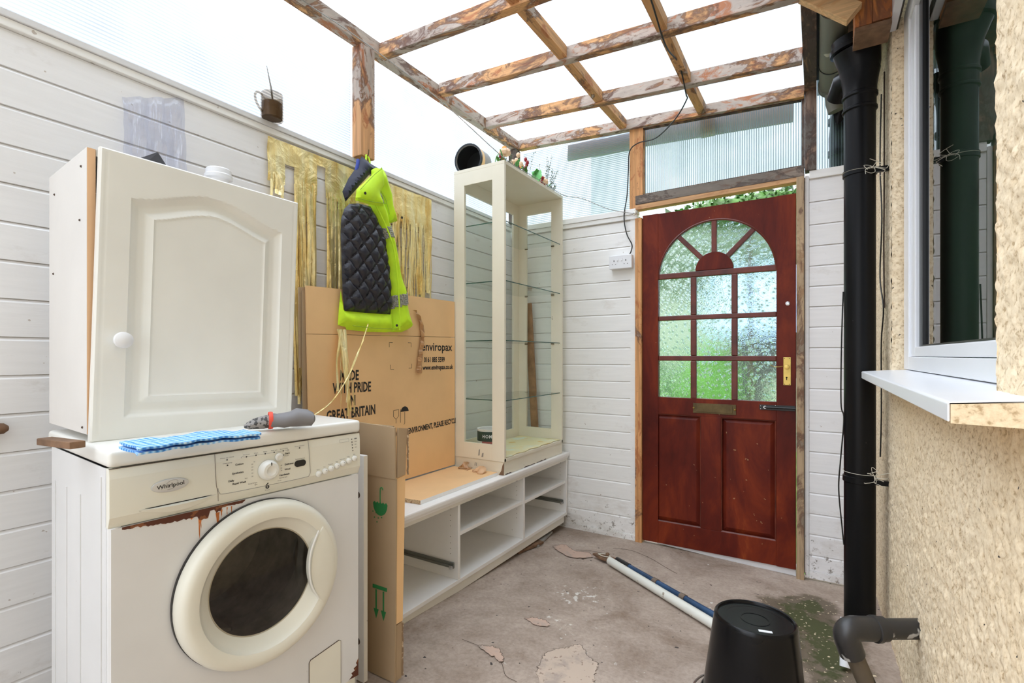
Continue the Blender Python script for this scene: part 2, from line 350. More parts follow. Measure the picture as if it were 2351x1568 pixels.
# ---------------------------------------------------------------- mesh helpers
class MB:
    def __init__(s): s.v=[]; s.f=[]; s.m=[]
    def add(s,v,f,mi=0):
        o=len(s.v); s.v+= [tuple(p) for p in v]; s.f+=[tuple(i+o for i in q) for q in f]; s.m+=[mi]*len(f)
    def box(s,x0,x1,y0,y1,z0,z1,mi=0):
        v=[(x,y,z) for x in (x0,x1) for y in (y0,y1) for z in (z0,z1)]
        s.add(v,[(0,1,3,2),(4,6,7,5),(0,4,5,1),(2,3,7,6),(0,2,6,4),(1,5,7,3)],mi)
    def beam(s,a,b,w,h,up=(0,0,1),mi=0):
        a=Vector(a); b=Vector(b); d=(b-a).normalized(); u=Vector(up); r=d.cross(u).normalized(); u=r.cross(d)
        v=[]
        for p in (a,b):
            for (i,j) in ((-1,-1),(1,-1),(1,1),(-1,1)): v.append(p+r*(i*w/2)+u*(j*h/2))
        s.add(v,[(0,3,2,1),(4,5,6,7),(0,1,5,4),(1,2,6,5),(2,3,7,6),(3,0,4,7)],mi)
    def tube(s,pts,r,seg=10,mi=0,cap=True):
        pts=[Vector(p) for p in pts]; n=len(pts); rr=r if isinstance(r,(list,tuple)) else [r]*n
        prev=None; base=len(s.v); V=[]
        for i,p in enumerate(pts):
            d=(pts[min(i+1,n-1)]-pts[max(i-1,0)]).normalized()
            if prev is None: q=Vector((0,0,1)) if abs(d.z)<.9 else Vector((1,0,0)); a=d.cross(q).normalized()
            else: a=(prev-d*prev.dot(d)).normalized()
            prev=a; b=d.cross(a)
            for k in range(seg):
                t=2*PI*k/seg; V.append(p+(a*math.cos(t)+b*math.sin(t))*rr[i])
        F=[]
        for i in range(n-1):
            for k in range(seg):
                k2=(k+1)%seg; F.append((i*seg+k,i*seg+k2,(i+1)*seg+k2,(i+1)*seg+k))
        if cap: F.append(tuple(reversed(range(seg)))); F.append(tuple((n-1)*seg+k for k in range(seg)))
        s.add(V,F,mi)
    def lathe(s,c,axis,prof,seg=32,mi=0,close=False):
        c=Vector(c); d=Vector(axis).normalized(); q=Vector((0,0,1)) if abs(d.z)<.9 else Vector((1,0,0)); a=d.cross(q).normalized(); b=d.cross(a)
        V=[];F=[]
        for (r,h) in prof:
            for k in range(seg):
                t=2*PI*k/seg; V.append(c+d*h+(a*math.cos(t)+b*math.sin(t))*r)
        n=len(prof)
        for i in range(n-1 if not close else n):
            j=(i+1)%n
            for k in range(seg):
                k2=(k+1)%seg; F.append((i*seg+k,i*seg+k2,j*seg+k2,j*seg+k))
        s.add(V,F,mi)
    def ball(s,c,r,seg=10,mi=0,sq=(1,1,1)):
        V=[];F=[];R=seg//2
        for i in range(R+1):
            ph=PI*i/R
            for k in range(seg):
                t=2*PI*k/seg; V.append((c[0]+r*sq[0]*math.sin(ph)*math.cos(t),c[1]+r*sq[1]*math.sin(ph)*math.sin(t),c[2]+r*sq[2]*math.cos(ph)))
        for i in range(R):
            for k in range(seg):
                k2=(k+1)%seg; F.append((i*seg+k,(i+1)*seg+k,(i+1)*seg+k2,i*seg+k2))
        s.add(V,F,mi)
    def prism(s,poly,ax,lo,hi,mi=0):
        # poly: 2D points in the two other axes
        def P(p,h):
            q=list(p); q.insert(ax,h); return tuple(q)
        n=len(poly); V=[P(p,lo) for p in poly]+[P(p,hi) for p in poly]
        F=[(i,(i+1)%n,(i+1)%n+n,i+n) for i in range(n)]+[tuple(reversed(range(n))),tuple(range(n,2*n))]
        s.add(V,F,mi)
    def build(s,name,mat,parent=None,smooth=False,bevel=0,segs=2,wn=False):
        me=bpy.data.meshes.new(name); me.from_pydata(s.v,[],s.f)
        mats=mat if isinstance(mat,(list,tuple)) else [mat]
        for k in mats: me.materials.append(k)
        if len(mats)>1: me.polygons.foreach_set('material_index',s.m)
        bm=bmesh.new(); bm.from_mesh(me); bmesh.ops.remove_doubles(bm,verts=bm.verts,dist=1e-6)
        bmesh.ops.recalc_face_normals(bm,faces=bm.faces)
        if bevel: bmesh.ops.bevel(bm,geom=[e for e in bm.edges if len(e.link_faces)==2 and e.calc_face_angle(0)>.5],offset=bevel,segments=segs,profile=.6,affect='EDGES',clamp_overlap=True)
        bm.to_mesh(me); bm.free()
        if smooth:
            me.polygons.foreach_set('use_smooth',[True]*len(me.polygons))
            try: me.set_sharp_from_angle(angle=math.radians(38))
            except Exception: pass
        o=bpy.data.objects.new(name,me); COL.objects.link(o)
        if parent: o.parent=parent
        return o
def empty(name,loc=(0,0,0),rot=0,parent=None):
    o=bpy.data.objects.new(name,None); COL.objects.link(o); o.location=loc; o.rotation_euler=(0,0,rot); o.empty_display_size=.05
    if parent: o.parent=parent
    return o
def struct(o): o['kind']='structure'; return o
def tag(o,label,cat,group=None):
    o['label']=label; o['category']=cat
    if group: o['group']=group
    return o
def B(name,x0,x1,y0,y1,z0,z1,mat,parent=None,bevel=0):
    m=MB(); m.box(x0,x1,y0,y1,z0,z1); return m.build(name,mat,parent,bevel=bevel)
def T(name,pts,r,mat,parent=None,seg=10):
    m=MB(); m.tube(pts,r,seg); return m.build(name,mat,parent,smooth=True)
def smoothpts(P,n=8):
    P=[Vector(p) for p in P]; out=[]
    for i in range(len(P)-1):
        p0=P[max(i-1,0)];p1=P[i];p2=P[i+1];p3=P[min(i+2,len(P)-1)]
        for k in range(n):
            t=k/n; out.append(.5*((2*p1)+(p2-p0)*t+(2*p0-5*p1+4*p2-p3)*t*t+(3*p1-p0-3*p2+p3)*t**3))
    out.append(P[-1]); return out
def fz(x,y): return .042*(3.0-y)-.0003
def textobj(name,s,size,mat,parent,mtx,sx=1.0,bold=0,align='LEFT',ext=.0004,sp=1.0):
    cu=bpy.data.curves.new(name,'FONT'); cu.body=s; cu.size=size; cu.align_x=align; cu.extrude=ext; cu.offset=bold; cu.resolution_u=2; cu.space_character=sp
    t=bpy.data.objects.new('t',cu); COL.objects.link(t); bpy.context.view_layer.update()
    me=bpy.data.meshes.new_from_object(t.evaluated_get(bpy.context.evaluated_depsgraph_get()))
    bpy.data.objects.remove(t); me.transform(Matrix.Diagonal((sx,1,1,1))); me.transform(mtx); me.materials.clear(); me.materials.append(mat)
    o=bpy.data.objects.new(name,me); COL.objects.link(o); o.parent=parent; return o
# text frame for a surface facing +X (reads along +Y, up +Z)
def MX(x,y,z,rot=0): return Matrix.Translation((x,y,z))@Matrix(((0,0,1,0),(1,0,0,0),(0,1,0,0),(0,0,0,1)))@Matrix.Rotation(rot,4,'Z')
# facing -Y (reads along +X)
def MY(x,y,z,rot=0): return Matrix.Translation((x,y,z))@Matrix(((1,0,0,0),(0,0,-1,0),(0,1,0,0),(0,0,0,1)))@Matrix.Rotation(rot,4,'Z')

def pad(name,outline,X,Tk,mat,parent=None,res=.02,wr=.004,seed=0,extra=None,rad=.03,lean=None):
    """soft cloth piece in the Y-Z plane facing +X, rounded towards its edge"""
    rnd=random.Random(seed)
    P=[Vector(p) for p in outline]; n=len(P); edge=[]
    for i in range(n):
        a,b=P[i],P[(i+1)%n]; k=max(1,int((b-a).length/res))
        for j in range(k): edge.append(a+(b-a)*(j/k))
    ys=[p.x for p in P]; zs=[p.y for p in P]
    def inside(q):
        c=False
        for i in range(n):
            a,b=P[i],P[(i+1)%n]
            if (a.y>q.y)!=(b.y>q.y) and q.x<(b.x-a.x)*(q.y-a.y)/(b.y-a.y)+a.x: c=not c
        return c
    def dist(q):
        d=9
        for i in range(n):
            a,b=P[i],P[(i+1)%n]; ab=b-a; t=max(0,min(1,(q-a).dot(ab)/max(ab.length_squared,1e-9))); d=min(d,(q-a-ab*t).length)
        return d
    pts=list(edge); ne=len(edge)
    y=min(ys)+res/2
    while y<max(ys):
        z=min(zs)+res/2
        while z<max(zs):
            q=Vector((y,z))
            if inside(q) and dist(q)>res*.45: pts.append(q)
            z+=res
        y+=res
    r=delaunay_2d_cdt([Vector((p.x,p.y)) for p in pts],[(i,(i+1)%ne) for i in range(ne)],[],1,1e-5)
    vs,_,fs=r[0],r[1],r[2]
    V=[];Bk=[]
    for q in vs:
        d=dist(q); h=Tk*(1-math.exp(-d/rad)); nn=noise.noise(Vector((q.x*9+seed,q.y*5,seed)))*wr*2+noise.noise(Vector((q.x*25,q.y*12,seed+5)))*wr
        e=extra(q,d) if extra else 0
        g=min(1,d/.012); lx=lean(q) if lean else 0
        V.append((X+lx+h+(nn+e)*g,q.x,q.y)); Bk.append((X+lx-Tk*.25*g,q.x,q.y))
    m=MB(); nv=len(V); m.add(V+Bk,[tuple(f) for f in fs]+[tuple(i+nv for i in reversed(f)) for f in fs])
    # rim
    cnt={}
    for f in fs:
        for i in range(len(f)):
            e=(f[i],f[(i+1)%len(f)]); k=tuple(sorted(e)); cnt.setdefault(k,[]).append(e)
    m.f+=[(e[0][1],e[0][0],e[0][0]+nv,e[0][1]+nv) for e in cnt.values() if len(e)==1]; m.m=[0]*len(m.f)
    return m.build(name,mat,parent,smooth=True)
# ================================================================ SETTING
# floor: falls gently towards the door
fl=MB(); xs=np.linspace(-1.9,.28,45); ys=np.linspace(-1.5,3.12,90)
V=[];F=[]
for j,y in enumerate(ys):
    for i,x in enumerate(xs):
        V.append((x,y,.042*(3-y)-.001+.0035*noise.noise(Vector((x*2.2,y*2.2,0)))-.002-.022*min(1,max(0,(x+.75)/.65))*min(1,max(0,(y-2.4)/.6))))
for j in range(len(ys)-1):
    for i in range(len(xs)-1):
        a=j*len(xs)+i; F.append((a,a+1,a+1+len(xs),a+len(xs)))
fl.add(V,F); floor=struct(fl.build('floor',M['floor'],smooth=True))
def flake(pts,mat,seed,depth=.002,z=.0012):
    P=smoothpts([(x,y,0) for x,y in pts]+[(pts[0][0],pts[0][1],0)],10)[:-1]; rnd=random.Random(seed); m=MB()
    P=[(p.x+rnd.uniform(-.006,.006),p.y+rnd.uniform(-.006,.006)) for p in P]
    n=len(P); cx=sum(p[0] for p in P)/n; cy=sum(p[1] for p in P)/n
    V=[(x,y,fz(x,y)+z) for x,y in P]+[(cx,cy,fz(cx,cy)+z+.0002)]; m.add(V,[(i,(i+1)%n,n) for i in range(n)])
    o=m.build('bare_patch',mat,floor)
    c=MB(); k=int(n*.55); c.tube([(x,y,fz(x,y)+z-.0003) for x,y in P[:k]],.0010,5); c.build('crack',M['crack'],floor)
flake([(-.82,1.50),(-.845,1.60),(-.835,1.66),(-.80,1.70),(-.765,1.745),(-.72,1.70),(-.66,1.66),(-.645,1.60),(-.62,1.52),(-.63,1.42),(-.72,1.38)],M['flake2'],1)
flake([(-1.04,1.805),(-1.01,1.835),(-.96,1.835),(-.93,1.81),(-.97,1.785)],M['flake'],2)
flake([(-1.08,1.53),(-1.03,1.555),(-.985,1.535),(-.955,1.49),(-.99,1.50),(-1.04,1.51)],M['flake'],3)
flake([(-1.34,2.66),(-1.29,2.72),(-1.20,2.66),(-1.12,2.68),(-1.08,2.62),(-1.17,2.56),(-1.27,2.60)],M['flake'],4)
flake([(-.33,1.42),(-.38,1.55),(-.45,1.52),(-.47,1.40)],M['flake2'],5)
for pts in ([(-1.16,1.53),(-1.06,1.525),(-.96,1.49),(-.90,1.43),(-.85,1.42)],[(-1.03,2.83),(-.93,2.86),(-.80,2.80),(-.70,2.72),(-.62,2.66)],[(-1.2,2.68),(-1.1,2.72),(-1.0,2.70)],[(-.62,1.40),(-.55,1.43),(-.48,1.40),(-.42,1.43)]):
    T('crack',[(p.x,p.y,fz(p.x,p.y)+.0006) for p in smoothpts([(a,b,0) for a,b in pts],8)],.0008,M['crack'],floor,5)

# left wall: horizontal painted boards
WL=-1.87
wall_left=struct(B('wall_left',WL-.035,WL-.008,-1.5,3.09,-.02,2.05,M['gap']))
def boards(parent,ax,face,sgn,a0,a1,zs,mat,inner=.008):
    for k in range(len(zs)-1):
        z0,z1=zs[k]+.0012,zs[k+1]-.0012
        j=random.uniform(-.0006,.0006); f=face+sgn*j; bk=face-sgn*inner; ch=face-sgn*.0055
        poly=[(bk,z0),(f,z0),(f,z1-.009),(ch,z1),(bk,z1)]
        m=MB()
        if ax==1: m.prism(poly,1,a0,a1)
        else: m.prism(poly,0,a0,a1)
        m.build('plank',mat,parent)
zl=[.0505]+[.155+.1045*k for k in range(18)]+[2.036]
boards(wall_left,1,WL,1,-1.5,3.06,zl,M['plank'])
B('plank',WL-.008,WL,-1.5,3.06,-.02,.0495,M['plank'],wall_left)
t1=struct(B('trim_1',WL-.03,WL+.010,-1.5,3.06,2.037,2.0595,M['plank2'],bevel=.002))
t2=struct(B('trim_2',WL-.04,WL+.016,-1.5,3.06,2.0605,2.080,M['cap'],bevel=.002))

# far wall, left of the door
YE=3.05
wall_far=struct(B('wall_far',-1.87,-.962,YE+.008,YE+.03,-.01,2.0,M['gap']))
zf=[.030]+[.136+.1062*k for k in range(18)]+[2.0]
zf=[z for z in zf if z<1.99]+[1.995]
def boardsY(parent,x0,x1,zs,mat):
    for k in range(len(zs)-1):
        z0,z1=zs[k]+.0012,zs[k+1]-.0012; f=YE+random.uniform(-.0006,.0006)
        m=MB(); m.prism([(YE+.008,z0),(f,z0),(f,z1-.009),(YE+.0055,z1),(YE+.008,z1)],0,x0,x1); m.build('plank',mat,parent)
boardsY(wall_far,-1.86,-.995,[.030]+[.136+.1062*k for k in range(17)]+[1.93,1.995],M['plank2'])
B('board',-1.86,-.960,YE-.006,YE+.008,-.012,.030,M['plank2'],wall_far)
B('board',-.995,-.962,YE-.001,YE+.008,.030,2.0,M['plank2'],wall_far)
struct(B('trim_3',-1.85,-.952,YE-.010,YE+.03,2.0,2.027,M['plank2'],bevel=.002))
struct(B('trim_4',-1.85,-.948,YE-.016,YE+.035,2.028,2.062,M['plank2'],bevel=.002))
# far wall, right of the door
wall_far_right=struct(B('wall_far_right',-.0562,.262,YE+.008,YE+.03,.0,2.09,M['gap']))
boardsY(wall_far_right,-.033,.255,[.02]+[.104+.1085*k for k in range(8)]+[.977,1.083,1.191,1.299,1.406,1.513,1.62,1.724,1.836,1.955,2.075],M['plank'])
B('board',-.052,-.0345,YE-.004,YE+.008,-.018,2.095,M['plank'],wall_far_right)
B('board',-.033,.255,YE-.004,YE+.008,-.018,.02,M['plank'],wall_far_right)
struct(B('trim_5',-.033,.255,YE-.008,YE+.035,2.076,2.118,M['plank2'],bevel=.002))

# timber frame over the left wall
upper=struct(empty('wall_left_upper'))
B('post',-1.862,-1.80,1.605,1.688,2.081,2.60,M['woodZ'],upper,.003)
B('post',-1.862,-1.80,2.995,3.06,2.081,2.60,M['woodDark'],upper,.003)
B('post',-1.862,-1.80,-.45,-.37,2.081,2.60,M['woodZ'],upper,.003)
for y0,y1 in ((-1.4,-.452),(-.368,1.603),(1.69,2.993)):
    B('polycarbonate_sheet',-1.877,-1.871,y0,y1,2.082,2.60,M['flutZ'],upper)
# far wall above the boards
ufar=struct(empty('wall_far_upper'))
m=MB(); m.beam((-1.80,3.05,2.637),(-.055,3.05,2.538),.05,.062); m.build('beam',M['woodX'],ufar,bevel=.003)
m=MB(); m.box(-1.0,-.915,3.045,3.10,2.063,2.568); m.build('post',M['woodZo'],ufar,bevel=.003)
B('post',-.053,0,3.035,3.09,2.119,2.60,M['woodDark'],ufar,.003)
B('batten',-.068,-.054,3.05,3.075,2.145,2.52,M['woodDark'],ufar)
m=MB(); m.beam((-.914,3.062,2.556),(-.069,3.062,2.508),.02,.014); m.build('batten',M['woodDarkY'],ufar)
m=MB(); m.beam((-.914,3.058,2.140),(-.069,3.058,2.150),.025,.012); m.build('batten',M['woodDarkY'],ufar)
B('polycarbonate_sheet',-1.80,-1.001,3.10,3.106,2.063,2.60,M['flutZ'],ufar)
B('polycarbonate_sheet',-.914,-.054,3.082,3.088,2.08,2.56,M['flutX'],ufar)
m=MB(); m.box(.001,.26,3.092,3.098,2.119,2.62); m.build('polycarbonate_sheet',M['flutX'],ufar)
# boards of the outer eaves showing dimly through the sheets
m=MB(); m.beam((-1.474,3.16,2.556),(-1.0,3.16,2.533),.02,.105); m.build('fascia_board',M['tanboard'],ufar)
m=MB(); m.beam((-.99,3.16,2.543),(-.11,3.16,2.495),.02,.105); m.build('fascia_board',M['tanboard'],ufar)
B('rafter_end',-.59,-.51,3.11,3.14,2.45,2.56,M['pinewood'],ufar)

# roof: rafters across, battens along, fluted sheets on top
ceiling=struct(empty('ceiling'))
m=MB(); m.beam((-1.826,-1.45,2.612),(-1.826,3.06,2.637),.052,.064); m.build('wall_plate',M['woodY'],ceiling,bevel=.003)
m=MB(); m.box(-.055,0,-1.45,3.09,2.535,2.60); m.build('beam',M['woodDarkY'],ceiling,bevel=.003)
raf=[]
for y,zl_,zr_ in ((.35,2.62,2.535),(.82,2.62,2.535),(1.285,2.62,2.535),(1.735,2.622,2.54),(2.18,2.638,2.532),(2.642,2.636,2.522),(-.1,2.62,2.535),(-.6,2.62,2.535)):
    m=MB(); m.beam((-1.80,y,zl_),(-.055,y,zr_),.044,.064); m.build('rafter',M['woodX'],ceiling,bevel=.003); raf.append((y,zl_,zr_))
raf.sort(); rz=lambda i,x: raf[i][1]+(raf[i][2]-raf[i][1])*(x+1.8)/1.745
ends=raf+[(3.05,2.637,2.538)]
for xb,mt in ((-1.035,'woodYb'),(-.565,'woodYb')):
    for i in range(len(ends)-1):
        a,b=ends[i],ends[i+1]; za=a[1]+(a[2]-a[1])*(xb+1.8)/1.745; zb=b[1]+(b[2]-b[1])*(xb+1.8)/1.745
        m=MB(); m.beam((xb,a[0]+.0225,za+.004),(xb,b[0]-.0225,zb+.004),.044,.054); m.build('batten',M[mt],ceiling,bevel=.003)
m=MB()
for x0,x1,n_ in ((-1.9,-1.0,0),(-.998,.03,1)):
    m=MB(); z0=2.676-(x0+1.8)*.0565; z1=2.676-(x1+1.8)*.0565
    V=[(x,y,z+dz) for (x,z) in ((x0,z0),(x1,z1)) for y in (-1.5,3.2) for dz in (0,.006)]
    m.add(V,[(0,1,3,2),(4,6,7,5),(0,4,5,1),(2,3,7,6),(0,2,6,4),(1,5,7,3)]); m.build('polycarbonate_sheet',M['flutRoof'],ceiling)

# ---------------------------------------------------------------- door
door=struct(empty('door_1'))
Y0,Y1=3.045,3.085
def arc(cx,cz,r,a0,a1,n=28): return [(cx+r*math.cos(a0+(a1-a0)*i/n),cz+r*math.sin(a0+(a1-a0)*i/n)) for i in range(n+1)]
B('stile',-.917,-.822,Y0,Y1,.012,2.012,M['red'],door,.002)
B('stile',-.186,-.094,Y0,Y1,.010,2.012,M['red'],door,.002)
# arched head: spandrel with a semicircular cut-out
A=arc(-.504,1.612,.318,0,PI,40)
m=MB(); V=[];F=[]
top=[(-.186-(.636)*i/40,2.010) for i in range(41)]
A[0]=(-.186,1.612); A[-1]=(-.822,1.612)
for y in (Y0+.002,Y1-.002):
    for p in A: V.append((p[0],y,p[1]))
    for p in top: V.append((p[0],y,p[1]))
n_=41
for i in range(40):
    F.append((i,i+1,n_+i+1,n_+i)); F.append((2*n_+i+1,2*n_+i,3*n_+i,3*n_+i+1)); F.append((i+1,i,2*n_+i,2*n_+i+1)); F.append((n_+i,n_+i+1,3*n_+i+1,3*n_+i))
m.add(V,F); m.build('arched_rail',M['red'],door)
# moulded bead round the arch
m=MB(); m.tube([(x,Y0+.004,z) for x,z in arc(-.504,1.612,.318,.0,PI,40)],.006,6); m.build('bead',M['redbar'],door,True)
B('rail',-.822,-.186,Y0+.001,Y1-.001,.797,.898,M['red'],door,.002)
B('rail',-.822,-.186,Y0+.001,Y1-.001,.012,.145,M['red'],door,.002)
B('muntin',-.575,-.466,Y0+.001,Y1-.001,.145,.797,M['red'],door,.002)
def gbar(x0,x1,z0,z1):
    m=MB(); m.box(x0,x1,Y0+.006,Y1-.008,z0,z1); m.build('glazing_bar',M['redbar'],door,bevel=.005)
for z0,z1 in ((1.610,1.644),(1.360,1.388),(1.118,1.148)): gbar(-.822,-.186,z0,z1)
for x0,x1 in ((-.634,-.602),(-.412,-.380)):
    for z0,z1 in ((.898,1.118),(1.148,1.360),(1.388,1.610)): gbar(x0,x1,z0,z1)
m=MB(); m.prism(arc(-.504,1.644,.103,0,PI,20),1,Y0+.004,Y1-.01); m.build('fanlight_hub',M['red'],door,bevel=.003)
for a in (PI/2,math.radians(133),math.radians(45)):
    c=Vector((-.504,0,1.644)); d=Vector((math.cos(a),0,math.sin(a))); m=MB()
    p=c+d*.098; q=c+d*(.292 if a==PI/2 else .296); p.y=q.y=(Y0+Y1)/2-.002; m.beam(p,q,.028,.030,up=(0,1,0)); m.build('glazing_bar',M['redbar'],door,bevel=.004)
for x0,x1 in ((-.822,-.634),(-.602,-.412),(-.380,-.186)):
    for z0,z1 in ((.898,1.118),(1.148,1.360),(1.388,1.610)):
        m=MB(); m.box(x0-.003,x1+.003,3.066,3.070,z0-.003,z1+.003); m.build('pane',M['obs'],door)
for a0,a1 in ((0,45),(45,90),(90,133),(133,180)):
    a0,a1=math.radians(a0),math.radians(a1); m=MB(); m.prism(arc(-.504,1.63,.312,a0,a1,10)+arc(-.504,1.63,.095,a1,a0,6),1,3.066,3.070); m.build('pane',M['obs'],door)
for x0,x1 in ((-.846,-.575),(-.466,-.188)):
    m=MB(); z0,z1=.145,.797; b=.028
    V=[(x0,3.072,z0),(x1,3.072,z0),(x1,3.072,z1),(x0,3.072,z1),(x0+b,3.058,z0+b),(x1-b,3.058,z0+b),(x1-b,3.058,z1-b),(x0+b,3.058,z1-b),(x0,3.080,z0),(x1,3.080,z0),(x1,3.080,z1),(x0,3.080,z1)]
    m.add(V,[(0,1,5,4),(1,2,6,5),(2,3,7,6),(3,0,4,7),(4,5,6,7),(11,10,9,8)]); m.build('door_panel',M['red'],door)
    for (a,c_) in (((x0,z0),(x1,z0)),((x0,z1),(x1,z1)),((x0,z0),(x0,z1)),((x1,z0),(x1,z1))):
        m=MB(); m.tube([(a[0],Y0+.010,a[1]),(c_[0],Y0+.010,c_[1])],.007,6); m.build('bead',M['redbar'],door,True)
lp=B('letter_plate',-.618,-.386,Y0-.004,Y0,.815,.872,M['brassdark'],door,.001)
B('letter_flap',-.600,-.404,Y0-.007,Y0-.004,.823,.864,M['brassdark'],lp,.001)
for x in (-.613,-.391):
    m=MB(); m.ball((x,Y0-.007,.845),.006,8); m.build('screw',M['brass'],lp,True)
hp=B('handle_plate',-.153,-.117,Y0-.004,Y0,.990,1.140,M['brass'],door,.0015)
m=MB(); m.lathe((-.136,Y0-.004,1.088),(0,-1,0),[(.011,0),(.011,.006),(.006,.008),(.006,.02),(.012,.024),(.012,.032),(.0,.034)],16); m.build('door_knob',M['brass'],hp,True)
m=MB(); m.tube([(-.150,Y0-.02,1.093),(-.170,Y0-.03,1.089),(-.190,Y0-.03,1.088),(-.205,Y0-.03,1.094),(-.212,Y0-.03,1.099)],.002,6); m.build('bent_wire',M['brass'],hp,True)
m=MB(); m.lathe((-.137,Y0-.0045,1.032),(0,-1,0),[(0,0),(.0045,0),(.0045,.0015),(0,.0015)],12); m.box(-.139,-.135,Y0-.006,Y0-.0045,1.018,1.032); m.build('keyhole',M['void'],hp)
for x,z in ((-.147,1.134),(-.124,1.134),(-.124,.996),(-.147,.996)):
    m=MB(); m.ball((x,Y0-.004,z),.0025,6); m.build('screw',M['brassdark'],hp)
bt=B('bolt_plate',-.268,-.098,Y0-.005,Y0,.853,.881,M['black'],door,.001)
m=MB(); m.tube([(-.243,Y0-.012,.868),(-.096,Y0-.012,.868)],.006,10); m.build('bolt_rod',M['black'],bt,True)
m=MB(); m.lathe((-.240,Y0-.008,.868),(0,-1,0),[(.003,0),(.008,0),(.008,.006),(.003,.006)],12); m.tube([(-.235,Y0-.012,.868),(-.226,Y0-.012,.868)],.004,8); m.build('bolt_grip',M['chrome'],bt,True)
m=MB()
for x,z in ((-.262,.874),(-.262,.858),(-.19,.879)): m.ball((x,Y0-.006,z),.003,6)
m.build('screw',M['chrome'],bt)
m=MB(); m.lathe((-.132,Y0,1.428),(0,-1,0),[(.011,0),(.011,.003),(.006,.004),(.006,.001),(0,.001)],16); m.build('spyhole',[M['chrome']],door,True)
# door frame
dfr=struct(empty('trim_door_frame'))
B('jamb',-.960,-.919,3.030,3.10,-.012,1.998,M['woodZo'],dfr,.002)
B('jamb',-.0915,-.0565,3.022,3.10,-.035,2.090,M['jambgrey'],dfr,.002)
m=MB(); m.beam((-.957,3.055,2.108),(-.056,3.055,2.118),.06,.055); m.build('lintel',M['woodGreyX'],dfr,bevel=.003)
m=MB(); m.beam((-.957,3.055,2.064),(-.056,3.055,2.083),.056,.030); m.build('door_head',M['woodTanX'],dfr,bevel=.002)
m=MB(); m.prism([(-.83,.008),(-.094,.0092),(-.094,-.027),(-.45,-.016),(-.83,.004)],1,3.058,3.14); struct(m.build('trim_gap_daylight',M['white']))  # white wedge coloured as daylight showing through the gap under the door

# ---------------------------------------------------------------- house wall (right)
XR=.25
wall_right=struct(empty('wall_right'))
def rough(u0,u1,v0,v1,fn,name='roughcast_render',step=.007):
    nu=max(2,int((u1-u0)/step)); nv=max(2,int((v1-v0)/step))
    h=np.random.rand(nu+1,nv+1)
    h=(h+np.roll(h,1,0)+np.roll(h,1,1)+np.roll(np.roll(h,1,0),1,1))/4
    h=(h-.5)*2*.0055
    V=[];F=[]
    us=np.linspace(u0,u1,nu+1); vs=np.linspace(v0,v1,nv+1)
    for i in range(nu+1):
        for j in range(nv+1): V.append(fn(us[i],vs[j],h[i,j]))
    F=[(i*(nv+1)+j,(i+1)*(nv+1)+j,(i+1)*(nv+1)+j+1,i*(nv+1)+j+1) for i in range(nu) for j in range(nv)]
    me=bpy.data.meshes.new(name); me.from_pydata(V,[],F); me.materials.append(M['rough']); me.polygons.foreach_set('use_smooth',[True]*len(F))
    o=bpy.data.objects.new(name,me); COL.objects.link(o); o.parent=wall_right; return o
face=lambda y,z,h:(XR-h,y,z)
rough(.35,3.12,-.1,1.055,face)
rough(.35,1.104,1.055,2.9,face)
rough(2.424,3.12,1.055,2.9,face)
rough(0,.06,1.055,2.76,lambda x,z,h:(XR+x,2.424-h,z))     # far reveal
rough(0,.06,1.055,2.76,lambda x,z,h:(XR+x,1.104+h,z))     # near reveal
B('blockwork',XR+.012,XR+.30,-2.5,1.09,-.2,5.2,M['fence'],wall_right)
B('blockwork',XR+.012,XR+.30,2.44,4.5,-.2,5.2,M['fence'],wall_right)
B('blockwork',XR+.012,XR+.30,1.09,2.44,-.2,1.04,M['fence'],wall_right)
B('blockwork',XR+.012,XR+.30,1.09,2.44,2.78,5.2,M['fence'],wall_right)
rough(-.4,.35,-.1,2.9,face,step=.02)
T('crack',smoothpts([(XR-.006,2.62,2.35),(XR-.008,2.60,1.9),(XR-.006,2.64,1.6),(XR-.007,2.60,1.35)],8),.003,M['crack'],wall_right,5)
win=struct(empty('window_1'))
XF=.30
B('frame_jamb',XF-.015,XF+.05,2.30,2.412,1.098,2.45,M['white'],win,.003)
B('sash_stile',XF-.008,XF+.05,2.215,2.299,1.146,2.372,M['white'],win,.004)
B('frame_jamb',XF-.015,XF+.05,1.110,1.19,1.098,2.45,M['white'],win,.003)
B('frame_sill',XF-.015,XF+.05,1.191,2.299,1.098,1.1445,M['white'],win,.003)
B('sash_rail',XF-.008,XF+.05,1.191,2.214,1.146,1.180,M['white'],win,.004)
B('transom',XF-.015,XF+.05,1.191,2.299,2.373,2.45,M['white'],win,.004)
B('gasket',XF+.004,XF+.03,2.15,2.214,1.181,2.372,M['gasket'],win)
B('gasket',XF+.004,XF+.03,1.191,2.149,1.181,1.186,M['gasket'],win)
B('gasket',XF+.004,XF+.03,1.191,2.149,2.366,2.372,M['gasket'],win)
B('glass_pane',XF+.012,XF+.018,1.191,2.149,1.187,2.365,M['pane'],win)
fs=B('fanlight_sash',.236,.262,1.15,2.42,2.405,2.46,M['white'],win,.004)
B('gasket',.2625,.268,1.15,2.42,2.41,2.45,M['gasket'],fs)
m=MB(); m.beam((.248,2.405,2.455),(.29,2.405,2.73),.03,.05,up=(1,0,0)); m.build('sash_side',M['white'],fs,bevel=.003)
B('glass_pane',XF+.012,XF+.018,1.191,2.29,2.452,2.75,M['pane'],win)
# room behind the window
rm=MB(); rm.box(.38,2.6,.6,3.0,.2,3.0); r_=rm.build('room_interior',M['room'],win)
